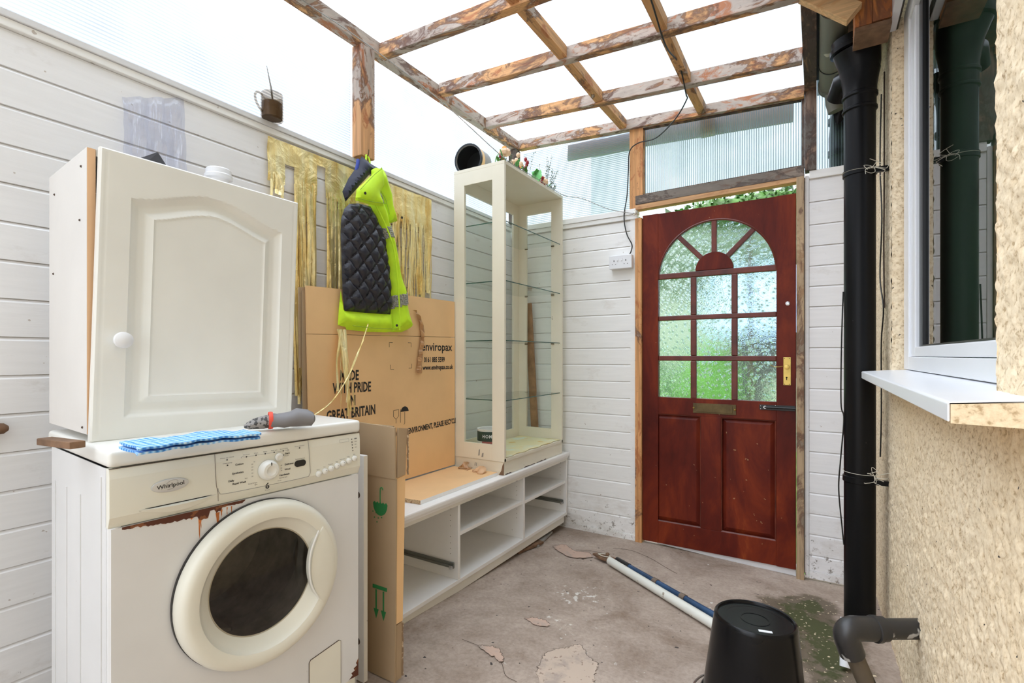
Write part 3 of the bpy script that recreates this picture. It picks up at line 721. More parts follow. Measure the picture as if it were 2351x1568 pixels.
# sill
sill=struct(empty('trim_window_sill'))
m=MB(); m.prism([(.31,1.0965),(.158,1.086),(.155,1.083),(.155,1.058),(.158,1.058),(.158,1.0825),(.31,1.0935)],1,.907,2.462); m.build('sill_capping',M['white'],sill,bevel=.0015)
m=MB(); m.prism([(.1585,1.056),(.30,1.052),(.30,1.0925),(.1585,1.0822)],1,.9062,2.4625); m.build('sill_core',M['rough'],sill)
# ================================================================ THINGS
def lamb(c,lo,hi): return lambda x:0
# ---- washing machine (local: +x out of the front, +y along the front, origin at the near front foot)
ANG=math.radians(-4.87)
wm=tag(empty('washing_machine',(-1.213,.431,.10),ANG),'white front-loading washing machine with yellowed cream controls and rust under its panel','washing machine')
def plate_hole(m,x0,x1,y0,y1,z0,z1,cy,cz,r,n=48):
    def rim(a):
        dy,dz=math.cos(a),math.sin(a); t=min(((y1-cy)/dy if dy>1e-6 else (y0-cy)/dy if dy<-1e-6 else 9),((z1-cz)/dz if dz>1e-6 else (z0-cz)/dz if dz<-1e-6 else 9)); return cy+dy*t,cz+dz*t
    A=[2*PI*i/n for i in range(n)]+[math.atan2(q-cz,p-cy)%(2*PI) for p in (y0,y1) for q in (z0,z1)]; A=sorted(A); N=len(A)
    V=[]
    for x in (x0,x1):
        for a in A: V.append((x,cy+r*math.cos(a),cz+r*math.sin(a)))
        for a in A: y,z=rim(a); V.append((x,y,z))
    F=[]
    for i in range(N):
        j=(i+1)%N
        F+=[(i,j,N+j,N+i),(2*N+j,2*N+i,3*N+i,3*N+j),(j,i,2*N+i,2*N+j),(N+i,N+j,3*N+j,3*N+i)]
    m.add(V,F)
m=MB(); plate_hole(m,-.014,0,0.004,.596,.10,.698,.305,.498,.16); m.build('front_panel',M['bodywhite'],wm)
m=MB(); m.box(-.44,-.015,0,.0015,.02,.82); m.box(-.44,-.015,.5985,.6,.02,.82); m.box(-.44,-.4385,.0016,.598,.02,.82); m.box(-.44,-.015,.0016,.598,.02,.03); m.build('casing',M['bodywhite'],wm)
m=MB(); m.tube([(-.012,.012,.10),(-.012,.012,.70)],.012,12); m.build('corner_edge',M['bodywhite'],wm,True)
m=MB(); m.tube([(-.012,.588,.10),(-.012,.588,.70)],.012,12); m.build('corner_edge',M['bodywhite'],wm,True)
m=MB()
for x in (-.40,-.30,-.19): m.beam((x,-.0005,.06),(x,-.0005,.74),.004,.003,up=(0,1,0))
m.beam((-.045,-.0005,.04),(-.045,-.0005,.80),.006,.003,up=(0,1,0)); m.build('side_ribs',M['bodywhite'],wm)
B('kickplate',-.03,-.008,.008,.592,.004,.097,M['creamplastic'],wm,.003)
m=MB()
for x,y in ((-.05,.05),(-.05,.55),(-.40,.05),(-.40,.55)): m.tube([(x,y,-.006),(x,y,.02)],.02,12)
feet=m.build('feet',M['black'],wm); feet['kind']='stuff'
# control panel with sweeping lower lip
m=MB()
prof=[(-.02,.8205),(.0,.8205),(.003,.80),(.004,.74),(.004,.722),(-.002,.708),(-.006,.6995),(-.02,.6995)]
m.prism(prof,1,.0,.60); cp=m.build('control_panel',M['creamplastic'],wm,bevel=.0012)
m=MB(); V=[];n=24
for i in range(n+1):
    t=i/n; y=.05+.15*t; b=.010*math.sin(PI*t)
    V+= [(.0045,y,.7265),(.004+b,y,.7265-b*.25),(.004,y,.7265-.016*math.sin(PI*t)-.002)]
F=[]
for i in range(n):
    a=3*i; F+=[(a,a+3,a+4,a+1),(a+1,a+4,a+5,a+2)]
m.add(V,F); m.build('drawer_grip',M['creamplastic'],cp,True)
m=MB(); m.prism([(.06,.728),(.19,.728),(.16,.7245),(.09,.7245)],0,.004,.0052); m.build('drawer_slot',M['void'],cp)
def groove(pts,r=.0007,mat='inkgrey'): return T('panel_groove',pts,r,M[mat],cp,5)
groove([(.004,.197,.82),(.0045,.200,.75),(.0045,.204,.728),(.003,.205,.71)],.0005,'crack')
groove(smoothpts([(.0044,.204,.74),(.0044,.207,.729),(.0044,.220,.724),(.0044,.30,.7225),(.0044,.42,.7225),(.0044,.435,.727),(.0044,.438,.74),(.0044,.434,.80),(.004,.432,.82)],6))
groove([(.0005,.0,.8208),(.0005,.60,.8208)],.0008,'crack')
kb=MB(); kb.lathe((.004,.321,.762),(1,0,0),[(.0,.001),(.0245,.001),(.025,.008),(.0215,.017),(.0185,.020),(.0125,.0205),(.009,.018),(.0,.017)],40); k_=kb.build('programme_knob',M['lidwhite'],cp,True)
B('pointer',.0205,.0246,.320,.3225,.775,.782,M['ink'],k_)
kb=MB(); kb.lathe((.004,.350,.789),(1,0,0),[(0,.001),(.0105,.001),(.0105,.005),(.008,.007),(.005,.0072),(.005,.006),(0,.006)],24); kb.build('start_button',M['lidwhite'],cp,True)
m=MB(); P=[]
for i in range(24):
    a=2*PI*i/24; P.append((.409+.0075*(1 if math.cos(a)>0 else -1)+.0085*math.cos(a),.763+.0085*math.sin(a)))
m.prism(P,0,.004,.0055); m.build('display',M['gasket'],cp)
for i in range(7):
    t=i/6; y=.462+.116*t; z=.724+.024*t
    kb=MB(); kb.lathe((.0035,y,z),(1,0,0),[(0,.001),(.0082,.001),(.0080,.006),(.005,.0085),(0,.009)],18); b_=kb.build('option_button',M['lidwhite'],cp,True)
    if 0<i<6:
        kb=MB(); kb.ball((.0125,y,z+.003),.0009,6); kb.build('button_mark',M['ink'],b_)
for (y,z) in [(.224,.803),(.225,.790),(.269,.803),(.292,.803),(.315,.803),(.338,.803),(.362,.803),(.407,.804),(.363,.792)]+[(.570+.001*i,.805-.0085*i) for i in range(5)]:
    kb=MB(); kb.lathe((.0042,y,z),(1,0,0),[(0,.0004),(.0017,.0004),(.0015,.001),(0,.001)],10); kb.build('indicator_light',M['ink'],cp)
def ct(s,y,z,size,bold=0,mat='ink',al='LEFT',sx=1.05): return textobj('lettering',s,size,M[mat],cp,MX(.0046,y,z),sx,bold,al,.0001)
for s,y,z,b in (('Cotton',.262,.787,1),('Synthetics',.262,.767,1),('Daily',.240,.7505,1),('Rapid Wash',.268,.742,1),('Delicates',.366,.766,1),('Wool',.366,.753,1),('Handwash',.352,.7405,1)):
    ct(s,y,z-.0012,.0062,.00012,'ink','RIGHT' if y<.3 else 'LEFT')
for s,y,z in (('95',.288,.787),('60',.283,.782),('40',.283,.775),('60',.283,.768),('40',.283,.760),('30',.283,.752),('40',.357,.766),('30',.357,.759),('30',.357,.753),('fast',.268,.7505),('Rinse & Spin',.284,.735),('Spin',.292,.730),('Normal spin',.362,.734),('Drain',.352,.728),('Prewash',.269,.808),('Wash',.292,.808),('Rinse',.315,.808),('Final spin',.338,.808),('End of cycle',.364,.808),('Water tap closed',.224,.808),('Clean pump',.225,.795),('Door unlocked',.407,.809),('Remaining time',.409,.775)):
    ct(s,y,z-.001,.0042,0,'inkgrey','CENTER')
ct('Start',.367,.793,.0062,.0001); ct('Pause',.367,.788,.004,0,'inkgrey')
ct('1200',.578,.804,.0045,.0001); ct('1000',.579,.7955,.0042,0,'inkgrey'); ct('800',.580,.787,.0042,0,'inkgrey'); ct('400',.581,.7785,.0042,0,'inkgrey')
for i,s in enumerate(('Reset','Eco','Prewash','Easy','Extra rinse','Delay','Spin')): ct(s,.462+.116*i/6,.735+.024*i/6,.004,0,'inkgrey','CENTER')
textobj('lettering','6',.021,M['ink'],cp,MX(.0046,.3205,.7145),1.05,.0003,'CENTER',.0001); ct('th sense',.3205,.710,.0035,0,'inkgrey','CENTER')
groove([(.0045,.258,.8015),(.0045,.256,.803),(.0045,.258,.8045),(.0045,.262,.8045)],.0004); groove([(.0045,.262,.803),(.0045,.374,.803)],.0003); groove([(.0045,.372,.8045),(.0045,.377,.804),(.0045,.377,.8015),(.0045,.372,.801)],.0004)
groove([(.0045,.530,.8085),(.0045,.560,.8085),(.0045,.560,.800),(.0045,.530,.800),(.0045,.530,.8085)],.0003)
bd=MB(); V=[]
def ell(cy,cz,a,b,x,n=32): return [(x,cy+a*math.cos(2*PI*i/n),cz+b*math.sin(2*PI*i/n)) for i in range(n)]
V=ell(.107,.768,.036,.0145,.004)+ell(.107,.768,.035,.0135,.007)+ell(.107,.768,.031,.0105,.0078)
F=[(i,(i+1)%32,32+(i+1)%32,32+i) for i in range(32)]+[(32+i,32+(i+1)%32,64+(i+1)%32,64+i) for i in range(32)]+[tuple(range(64,96))]
bd.add(V,F); badge=bd.build('badge',plain('silver_badge',(.62,.63,.64),.3,.5),cp,True)
textobj('lettering','Whirlpool',.0125,M['ink'],badge,MX(.0082,.107,.7645,.05),1.0,.00015,'CENTER',.0001)
sw=MB(); sw.tube(smoothpts([(.0083,.088,.762),(.0083,.105,.778),(.0083,.120,.776),(.0083,.112,.762),(.0083,.100,.760)],6),.0004,5); sw.build('badge_swirl',M['inkgrey'],badge)
m=MB(); m.box(-.47,.004,-.002,.602,.8225,.858); m.build('lid',M['lidwhite'],wm,True,bevel=.011,segs=4)
# porthole door
C=(.0,.308,.489)
dr=MB(); dr.lathe(C,(1,0,0),[(.186,.002),(.197,.004),(.1995,.010),(.1985,.024),(.194,.036),(.187,.0425),(.178,.0445),(.1625,.0435),(.1585,.0420),(.1575,.0395),(.148,.031),(.138,.020),(.1305,.0135),(.128,.011),(.126,.011)],72)
dring=dr.build('door_ring',M['creamplastic'],wm,True)
dr=MB(); dr.lathe(C,(1,0,0),[(.186,.0005),(.2005,.0005),(.2005,.008),(.186,.008)],72); dr.build('door_seal',M['gasket'],dring,True)
mg,n_g,l_g,b_g=nm('dark_porthole_glass'); n_g.remove(b_g)
tr=n_g.new('ShaderNodeBsdfTransparent'); tr.inputs[0].default_value=(.72,.69,.64,1); gl=n_g.new('ShaderNodeBsdfGlossy'); gl.inputs['Roughness'].default_value=.06
mx=n_g.new('ShaderNodeMixShader'); l_g.new(fres(n_g,l_g,1.5),mx.inputs[0]); l_g.new(tr.outputs[0],mx.inputs[1]); l_g.new(gl.outputs[0],mx.inputs[2]); l_g.new(mx.outputs[0],n_g['Material Output'].inputs[0])
dr=MB(); dr.lathe(C,(1,0,0),[(.1300,.012),(.11,.0155),(.07,.019),(.03,.0205),(0,.021)],48); dr.build('porthole_glass',mg,dring,True)
dr=MB(); dr.lathe((-.10,.305,.498),(-1,0,0),[(.155,-.08),(.165,-.03),(.16,0),(.195,.01),(.20,.05),(.20,.25),(.19,.27),(0,.275)],48); drum=dr.build('drum',plain('dull_steel_drum',(.26,.24,.22),.35,.5,.3,20),wm,True)
for a in (-100,20,140):
    a=math.radians(a); dr=MB(); dr.beam((-.12,.305+.185*math.cos(a),.498+.185*math.sin(a)),(-.36,.305+.185*math.cos(a),.498+.185*math.sin(a)),.03,.05,up=(0,math.cos(a),math.sin(a))); dr.build('drum_paddle',plain('drum_paddle',(.22,.20,.18),.5),drum,bevel=.006)
hnd=MB()
A1=[(C[1]+.176*math.cos(math.radians(a)),C[2]+.176*math.sin(math.radians(a))) for a in np.linspace(-36,36,20)]
top,bot=A1[-1],A1[0]; mid=(.402,C[2])
A2=[]
for i in range(1,16):
    t=i/16; y=top[0]*(1-t)**2+2*t*(1-t)*(.378-.0)+bot[0]*t*t; z=top[1]+(bot[1]-top[1])*t; A2.append((y,z))
hnd.prism(A1+A2,0,.022,.0475); hn=hnd.build('door_handle',M['creamplastic'],dring,True,bevel=.003)
T('handle_ridge',smoothpts([(.048,.436,.585),(.049,.414,.54),(.0495,.408,.498),(.049,.414,.45),(.048,.436,.405)],6),.0025,M['lidwhite'],hn,8)
def stain(name,poly,mat,x=.0009,par=None):
    m=MB(); m.prism(poly,0,.0002,x); return m.build(name,mat,par or wm)
stain('yellow_stain',[(.225,.664),(.25,.672),(.262,.676),(.255,.668),(.235,.658),(.222,.655)],plain('yellow_stain',(.70,.52,.20),.5),.001)
rnd=random.Random(3); P=[(.022,.6985)]; y=.022
while y<.262:
    t=(y-.022)/.24; P.append((y,.6985-.003-rnd.random()*.004-.009*math.exp(-((t-.45)/.28)**2)-(.012 if .60<t<.68 else 0)-(.006 if .74<t<.80 else 0))); y+=.0045
P+=[(.268,.697),(.268,.6985)]
stain('rust_patch',P,M['rust'])
for y,z0,z1,w_ in ((.166,.688,.632,.0022),(.169,.688,.655,.003),(.205,.683,.650,.0045),(.213,.688,.668,.002),(.226,.690,.672,.0012),(.236,.690,.674,.0012),(.150,.687,.680,.004)):
    P=[(y-w_,z0),(y+w_,z0)]+[(y+w_*(1-k/5)+rnd.uniform(-.0008,.0008),z0+(z1-z0)*k/5) for k in range(1,6)]+[(y-w_*(1-k/5)*.9-rnd.random()*.0006,z0+(z1-z0)*k/5) for k in (4,3,2,1)]
    stain('rust_run',P,M['rustrun'],.0006)
stain('rust_patch',[(.596,.150),(.588,.140),(.592,.132),(.580,.128),(.584,.120),(.572,.118),(.576,.110),(.565,.103),(.596,.1005)],M['rust'])
fp=[(.437,.215),(.440,.220),(.530,.234),(.535,.230),(.535,.105),(.437,.105)]
stain('filter_flap',fp,M['creamplastic'],.002)
m=MB(); m.tube([(.0012,a,b) for a,b in [(.437,.105),(.437,.215),(.441,.221),(.530,.235),(.5355,.230),(.5355,.105)]],.0011,5); m.build('flap_groove',M['crack'],wm)

# ---- wall cabinet standing on the machine
cu=tag(empty('wall_cabinet',(-1.361,.449,.958),ANG),'cream kitchen cupboard with an arched panel door standing on the washing machine','cupboard')
m=MB(); m.box(-.345,-.021,0,.016,.016,.655); m.box(-.345,-.021,.455,.471,.016,.655); m.box(-.345,-.021,.0165,.4545,.016,.032); m.box(-.345,-.021,.0165,.4545,.639,.655); m.box(-.345,-.340,.0165,.4545,.033,.638); m.build('carcass',M['cupside'],cu,bevel=.001)
m=MB(); m.box(-.0205,-.0195,.0005,.0155,.017,.654); m.build('bare_edge',M['peach'],cu)
for x,z in ((-.06,.62),(-.07,.50),(-.29,.60),(-.3,.40),(-.05,.03)):
    m=MB(); m.ball((x,-.0005,z),.003,6); m.build('screw_hole',M['crack'],cu)
def archo(y0,y1,z0,zs,pk,n=24):
    # lower corners, then shoulders curving up to a raised centre
    P=[(y0,z0),(y1,z0),(y1,zs)]
    for i in range(1,n):
        t=i/n; P.append((y1+(y0-y1)*t,zs+(pk-zs)*(.5-.5*math.cos(2*PI*t))**.9))
    P.append((y0,zs)); return P
OUT=archo(.060,.418,.052,.556,.602)
def sdist(q,P):
    n=len(P); d=9; c=False
    for i in range(n):
        ax_,ay=P[i]; bx,by=P[(i+1)%n]; ex,ey=bx-ax_,by-ay; t=max(0,min(1,((q[0]-ax_)*ex+(q[1]-ay)*ey)/(ex*ex+ey*ey+1e-12)))
        d=min(d,math.hypot(q[0]-ax_-ex*t,q[1]-ay-ey*t))
        if (ay>q[1])!=(by>q[1]) and q[0]<(bx-ax_)*(q[1]-ay)/(by-ay)+ax_: c=not c
    return d if c else -d
xp=[-1,-.001,.0,.002,.016,.031,.033,.046,.049,2]; fp_=[0,0,0,-.004,-.011,-.011,-.009,-.0015,-.0040,-.0040]
W_,H_=.466,.655; NY,NZ=150,200; V=[];F=[]
for i in range(NY+1):
    for j in range(NZ+1):
        y=W_*i/NY; z=H_*j/NZ; d=sdist((y,z),OUT); e=min(y,W_-y,z,H_-z); h=float(np.interp(d,xp,fp_))-(.003*(1-min(1,e/.004))**2)-(.0008 if .010<e<.0125 else 0)
        V.append((h,y,z))
F=[(i*(NZ+1)+j,(i+1)*(NZ+1)+j,(i+1)*(NZ+1)+j+1,i*(NZ+1)+j+1) for i in range(NY) for j in range(NZ)]
o=len(V); V+=[(-.018,0,0),(-.018,W_,0),(-.018,W_,H_),(-.018,0,H_)]
F+=[(o,o+3,o+2,o+1),tuple([o,o+1]+[i*(NZ+1) for i in range(NY,-1,-1)]),tuple([o+3]+[j for j in [i*(NZ+1)+NZ for i in range(0,NY+1)]]+[o+2]),tuple([o]+list(range(0,NZ+1))+[o+3]),tuple([o+1,o+2]+[NY*(NZ+1)+j for j in range(NZ,-1,-1)])]
m=MB(); m.add(V,F); cdoor=m.build('door',M['cup'],cu,True)
cdoor.location=(0,.001,.0); cdoor.rotation_euler=(math.radians(-1.35),math.radians(1.0),0)
m=MB(); m.lathe((0,.047,.228),(1,0,0),[(0,.0),(.009,.0),(.008,.010),(.013,.014),(.0185,.022),(.0175,.030),(.010,.0345),(0,.0355)],28); kn=m.build('door_knob',M['white'],cdoor,True)
# things on the machine
bl=tag(empty('wood_block',(-1.36,.395,.9595),math.radians(8)),'short brown wood block wedged under the near corner of the cream cupboard','wood block')
m=MB(); m.box(-.055,.07,-.012,.016,0,.0145); m.build('block',M['block'],bl,bevel=.002)
cl=tag(empty('cleaning_cloth',(0,0,0)),'folded pale blue waffle cloth lying on the washing machine lid','cloth')
def sheet(y0,y1,nu,fn,mat,par,name,nv=10,thick=.004):
    V=[]
    for s in (0,1):
        for i in range(nu+1):
            for j in range(nv+1):
                p=fn(i/nu,j/nv); V.append((p[0],p[1],p[2]-s*thick))
    o=(nu+1)*(nv+1); F=[]
    for i in range(nu):
        for j in range(nv):
            a=i*(nv+1)+j; F+=[(a,a+nv+1,a+nv+2,a+1),(o+a,o+a+1,o+a+nv+2,o+a+nv+1)]
    for i in range(nu):
        a=i*(nv+1); F+=[(a,o+a,o+a+nv+1,a+nv+1)]; a+=nv; F+=[(a,a+nv+1,o+a+nv+1,o+a)]
    for j in range(nv): F+=[(j,j+1,o+j+1,o+j)]; a=nu*(nv+1)+j; F+=[(a,o+a,o+a+1,a+1)]
    m=MB(); m.add(V,F); return m.build(name,mat,par,True)
def clf(z,sh):
    def f(u,v):
        x=-1.075-.010*u-(.115-.02*u)*v+.006*math.sin(u*9)+sh; y=.425+.245*u+.018*v+.004*math.sin(v*5)
        return (x,y,z+.002*math.sin(u*11+sh*90)*(.4+v)+.0008*math.sin(u*31+v*8)+.002*math.sin(u*5))
    return f
sheet(0,1,48,clf(.9675,0),M['cloth'],cl,'lower_fold'); sheet(0,1,48,clf(.9765,.004),M['cloth'],cl,'upper_fold')
gv=tag(empty('work_glove',(-1.19,.765,.963)),'rolled grey work glove with red cuff edge on the washing machine lid','glove')
gv.rotation_euler=(0,0,math.radians(62))
m=MB(); m.tube([(.0,0,.021),(.015,0,.021),(.03,0,.022),(.045,.001,.022),(.06,.002,.023),(.085,.003,.021),(.100,.003,.019),(.105,.003,.018)],[.0185,.019,.0205,.0205,.0225,.0215,.019,.010],22)
m.v=[(x+.002*noise.noise(Vector((x*60,y*60,z*60))),y*1.18+.004*noise.noise(Vector((x*38,y*50,3))),max(.0006,z*(1-.10*math.sin(x*70))+.0035*noise.noise(Vector((x*45,y*45,z*30))))) for x,y,z in m.v]; g_=m.build('palm',M['glove'],gv,True)
m=MB(); m.lathe((.0,0,.021),(1,0,0),[(.0215,-.006),(.0225,-.001),(.0215,.004),(.017,.003),(.017,-.005)],20,close=True); m.build('cuff_edge',M['redcuff'],gv,True)
m=MB(); m.tube([(-.003,0,.019),(-.02,0,.017),(-.04,.002,.014),(-.052,.003,.010),(-.060,.004,.008)],[.0165,.0165,.013,.009,.003],14); m.build('knitted_part',M['knit'],gv,True)
for y,l_ in ((-.010,.052),(.003,.060),(.013,.05)):
    m=MB(); m.tube([(-.01,y,.022),(-.03,y*.9,.019),(-l_,y*.7,.010)],[.006,.006,.004],8); m.build('knitted_finger',M['knit'],gv,True)
# things on top of the cupboard
pot=tag(empty('plastic_pot',(-1.66,.885,1.615)),'white ribbed plastic pot lid showing above the cream cupboard','pot')
m=MB(); m.lathe((0,0,0),(0,0,1),[(0,0),(.026,0),(.030,.02),(.032,.10),(.033,.105),(.040,.108),(.041,.118),(.037,.122),(.037,.136),(.033,.140),(0,.140)],32); m.build('pot_body',M['white'],pot,True)
p2=tag(empty('bottle_cap',(-1.63,.70,1.615)),'small round white lid just peeping over the cupboard top','lid')
m=MB(); m.lathe((0,0,0),(0,0,1),[(0,0),(.028,0),(.030,.05),(.026,.082),(.012,.088),(0,.089)],24); m.build('cap_body',M['white'],p2,True)
dk=MB(); dk.add([(-1.50,.58,1.614),(-1.50,.70,1.614),(-1.60,.70,1.614),(-1.60,.58,1.614),(-1.52,.60,1.665),(-1.52,.65,1.702),(-1.56,.68,1.672),(-1.56,.60,1.660)],[(3,2,1,0),(0,1,5,4),(1,2,6,5),(2,3,7,6),(3,0,4,7),(4,5,6,7)])
tag(dk.build('rag',plain('charcoal_fabric',(.05,.05,.055),.8,bmp=.4),bevel=.004),'crumpled charcoal grey rag on top of the cream cupboard','rag')
bag=MB(); V=[]
for i in range(13):
    for j in range(9):
        y=.694+.182*i/12; z=1.74+(.22+.075*i/12)*j/8-.0*(1); V.append((-1.852+.010*math.sin(i*1.7+j*.4)+.004*math.sin(j*2.2),y,z))
bag.add(V,[(i*9+j,(i+1)*9+j,(i+1)*9+j+1,i*9+j+1) for i in range(12) for j in range(8)])
bo=bag.build('plastic_sleeve',M['film'],None,True); so_=bo.modifiers.new('s','SOLIDIFY'); so_.thickness=.001
tag(bo,'crinkled clear plastic sleeve hanging on the white wall above the cupboard','plastic bag')
st=MB(); st.lathe((-1.858,.40,.955),(.25,1,0),[(0,-.1),(.016,-.1),(.017,.0),(.014,.028),(.006,.037),(0,.038)],18)
tag(st.build('wooden_peg',M['block'],None,True),'rounded brown wooden peg sticking in from the left edge by the wall','peg')

# ---- mug on the wall cap
mg_=tag(empty('glass_mug',(-1.84,1.188,2.0805)),'tinted glass mug of dried tan paint standing on the wall cap','mug')
m=MB(); m.lathe((0,0,0),(0,0,1),[(0,.0),(.038,.0),(.041,.004),(.0405,.10),(.039,.103),(.0375,.10),(.0375,.008),(0,.006)],36); m.build('glass_body',M['mugglass'],mg_,True)
m=MB(); m.lathe((0,0,0),(0,0,1),[(0,.0065),(.0370,.0085),(.0370,.066),(.034,.068),(0,.066)],32); m.build('contents',M['tea'],mg_,True)
m=MB(); m.tube(smoothpts([(-.0,-.040,.083),(0,-.058,.088),(0,-.070,.074),(0,-.066,.048),(0,-.050,.026),(0,-.040,.020)],6),.0045,10); m.build('handle',M['mugglass'],mg_,True)
m=MB(); m.tube([(0,.006,.05),(.004,-.006,.12),(.008,-.028,.20)],[.0035,.0035,.001],8); m.build('paint_stirrer',M['tingrey'],mg_,True)

# ---- gold foil fringe curtain
gf=tag(empty('foil_fringe_curtain'),'gold metallic foil fringe curtain hung along the white wall behind the jacket','curtain')
def ribbon(y,z0,z1,wd,x,seed,mat='gold',par=None,name='foil_strip',dy=0,x1=None):
    r=random.Random(seed); n=max(4,int((z0-z1)/.03)); V=[];ph=r.uniform(0,6); amp=r.uniform(.002,.007); tw=r.uniform(-.9,.9)
    for i in range(n+1):
        t=i/n; z=z0+(z1-z0)*t; a=tw*t*1.3+.35*math.sin(t*5+ph); xx=x+(0 if x1 is None else (x1-x)*t)+amp*math.sin(t*7+ph)*min(1,t*4)
        yc=y+dy*t+amp*.8*math.sin(t*4+ph*2); c,s_=math.cos(a)*wd/2,math.sin(a)*wd/2
        V+=[(xx-s_,yc-c,z),(xx+.0015,yc,z),(xx+s_,yc+c,z)]
    F=[]
    for i in range(n): a=3*i; F+=[(a,a+1,a+4,a+3),(a+1,a+2,a+5,a+4)]
    m=MB(); m.add(V,F); o=m.build(name,M[mat],par or gf); return o
V=[];ny=90
for i in range(ny+1):
    y=1.18+.985*i/ny
    for j in range(9):
        z=2.022+.007*i/ny-.022*j; V.append((WL+.012+.006*noise.noise(Vector((y*12,z*14,3)))+.004*noise.noise(Vector((y*35,z*30,8))),y,z))
F=[(i*9+j,(i+1)*9+j,(i+1)*9+j+1,i*9+j+1) for i in range(ny) for j in range(8) if not ((1.255<1.18+.985*i/ny<1.292 and j>3) or (1.408<1.18+.985*i/ny<1.445 and j>1))]
m=MB(); m.add(V,F); m.build('header_band',M['gold'],gf,True)
sd_=100
def grp(y0,y1,n,z1a,z1b,x=WL+.014,wd=.014):
    global sd_
    for i in range(n):
        y=y0+(y1-y0)*(i+.5)/n; sd_+=1; r=random.Random(sd_); ribbon(y,1.862+random.uniform(0,.03),r.uniform(z1a,z1b),wd*r.uniform(.7,1.3),x+r.uniform(0,.012),sd_)
grp(1.182,1.253,6,1.70,1.80); grp(1.295,1.405,12,.95,1.35); grp(1.452,1.63,17,.95,1.3)
grp(1.70,2.16,46,1.42,1.5,wd=.012)
for k in range(9):
    sd_+=1; r=random.Random(sd_); ribbon(r.uniform(1.285,1.32),1.86,r.uniform(.93,1.0),.012,WL+.03,sd_,dy=.01)
for k,(y,dy,z1) in enumerate(((1.425,.0,.90),(1.435,.02,.89),(1.442,.03,.91),(1.418,.05,.92),(1.45,.01,.96),(1.43,-.03,1.0),(1.46,.03,.90))):
    ribbon(y,1.262,z1,.011,-1.735,300+k,dy=dy,x1=-1.715)
T('foil_strand',smoothpts([(-1.705,1.56,1.29),(-1.70,1.50,1.16),(-1.695,1.44,1.06),(-1.70,1.36,.96),(-1.71,1.27,.905)],8),[.003]*33,M['gold'],gf,4)
T('foil_strand',smoothpts([(-1.70,1.53,1.22),(-1.70,1.48,1.13),(-1.70,1.45,1.06),(-1.705,1.44,.95)],8),[.003]*25,M['gold'],gf,4)

# ---- hi-vis jacket
jk=tag(empty('work_jacket',(-1.79,1.625,2.07)),'hi-vis yellow work jacket with black quilted lining hanging from the timber post','jacket')
def JP(name,outline,X,Tk,mat,**k):
    o=pad(name,outline,X,Tk,M[mat],None,**k); o.parent=jk; o.matrix_parent_inverse=Matrix.Translation((1.79,-1.625,-2.07)); return o
def quiltex(q,d):
    s=.070; a=((q.x*1.0+q.y*.85)/s)%1; b=((q.x*1.0-q.y*.85)/s)%1
    e=min(a,1-a,b,1-b)
    return .017*min(1,(e/.34))**.55-.009
JP('lining',[(1.481,1.81),(1.454,1.782),(1.437,1.735),(1.434,1.671),(1.44,1.534),(1.444,1.418),(1.455,1.340),(1.724,1.345),(1.735,1.401),(1.719,1.547),(1.698,1.661),(1.674,1.732),(1.63,1.80),(1.60,1.83),(1.529,1.825)],-1.735,.035,'quilt',res=.0062,wr=.0022,extra=quiltex,seed=2)
JP('hem_band',[(1.437,1.43),(1.453,1.346),(1.60,1.345),(1.738,1.350),(1.742,1.265),(1.703,1.259),(1.58,1.257),(1.467,1.262),(1.462,1.273),(1.422,1.279),(1.427,1.347)],-1.738,.040,'hiviz',res=.014,wr=.004,seed=3)
JP('back_tail',[(1.60,1.258),(1.671,1.257),(1.83,1.285),(1.839,1.251),(1.711,1.214),(1.687,1.24)],-1.765,.02,'hiviz',res=.014,seed=4)
JP('sleeve',[(1.60,1.90),(1.625,1.93),(1.664,1.91),(1.70,1.84),(1.722,1.784),(1.744,1.712),(1.787,1.606),(1.83,1.453),(1.871,1.296),(1.855,1.280),(1.81,1.265),(1.740,1.262),(1.738,1.352),(1.730,1.431),(1.714,1.547),(1.689,1.678),(1.654,1.746),(1.605,1.804),(1.60,1.85)],-1.745,.062,'hiviz',res=.009,wr=.008,seed=5,rad=.035)
JP('shoulder',[(1.612,2.000),(1.64,2.020),(1.687,2.026),(1.707,1.999),(1.744,1.921),(1.749,1.868),(1.778,1.804),(1.72,1.778),(1.695,1.82),(1.671,1.872),(1.656,1.914),(1.634,1.936),(1.612,1.95)],-1.742,.046,'hiviz',res=.012,wr=.006,seed=6)
JP('collar_lining',[(1.576,2.056),(1.545,1.995),(1.500,1.93),(1.468,1.864),(1.485,1.825),(1.565,1.92),(1.625,1.99),(1.69,2.01),(1.687,2.032),(1.63,2.040)],-1.765,.045,'navy',res=.014,seed=7)
JP('lapel',[(1.628,2.008),(1.58,1.968),(1.481,1.864),(1.474,1.816),(1.551,1.818),(1.638,1.832),(1.616,1.89),(1.642,1.932),(1.640,1.976)],-1.690,.024,'hiviz',res=.010,wr=.009,seed=8,rad=.012)
def patch(src,poly,off,mat,name):
    n=len(poly)
    def ins(y,z):
        c=False
        for i in range(n):
            (ay,az),(by,bz)=poly[i],poly[(i+1)%n]
            if (az>z)!=(bz>z) and y<(by-ay)*(z-az)/(bz-az)+ay: c=not c
        return c
    me=src.data; m=MB(); nm_=me.vertices
    for f in me.polygons:
        if f.normal.x<.05 or not ins(f.center.y,f.center.z): continue
        m.add([tuple(Vector(nm_[k].co)+Vector(f.normal)*off) for k in f.vertices],[tuple(range(len(f.vertices)))])
    if not m.v: return
    o=m.build(name,M[mat],None,True); md=o.modifiers.new('s','SOLIDIFY'); md.thickness=.0015; return jadd(o)
def jadd(o): o.parent=jk; o.matrix_parent_inverse=Matrix.Translation((1.79,-1.625,-2.07)); return o
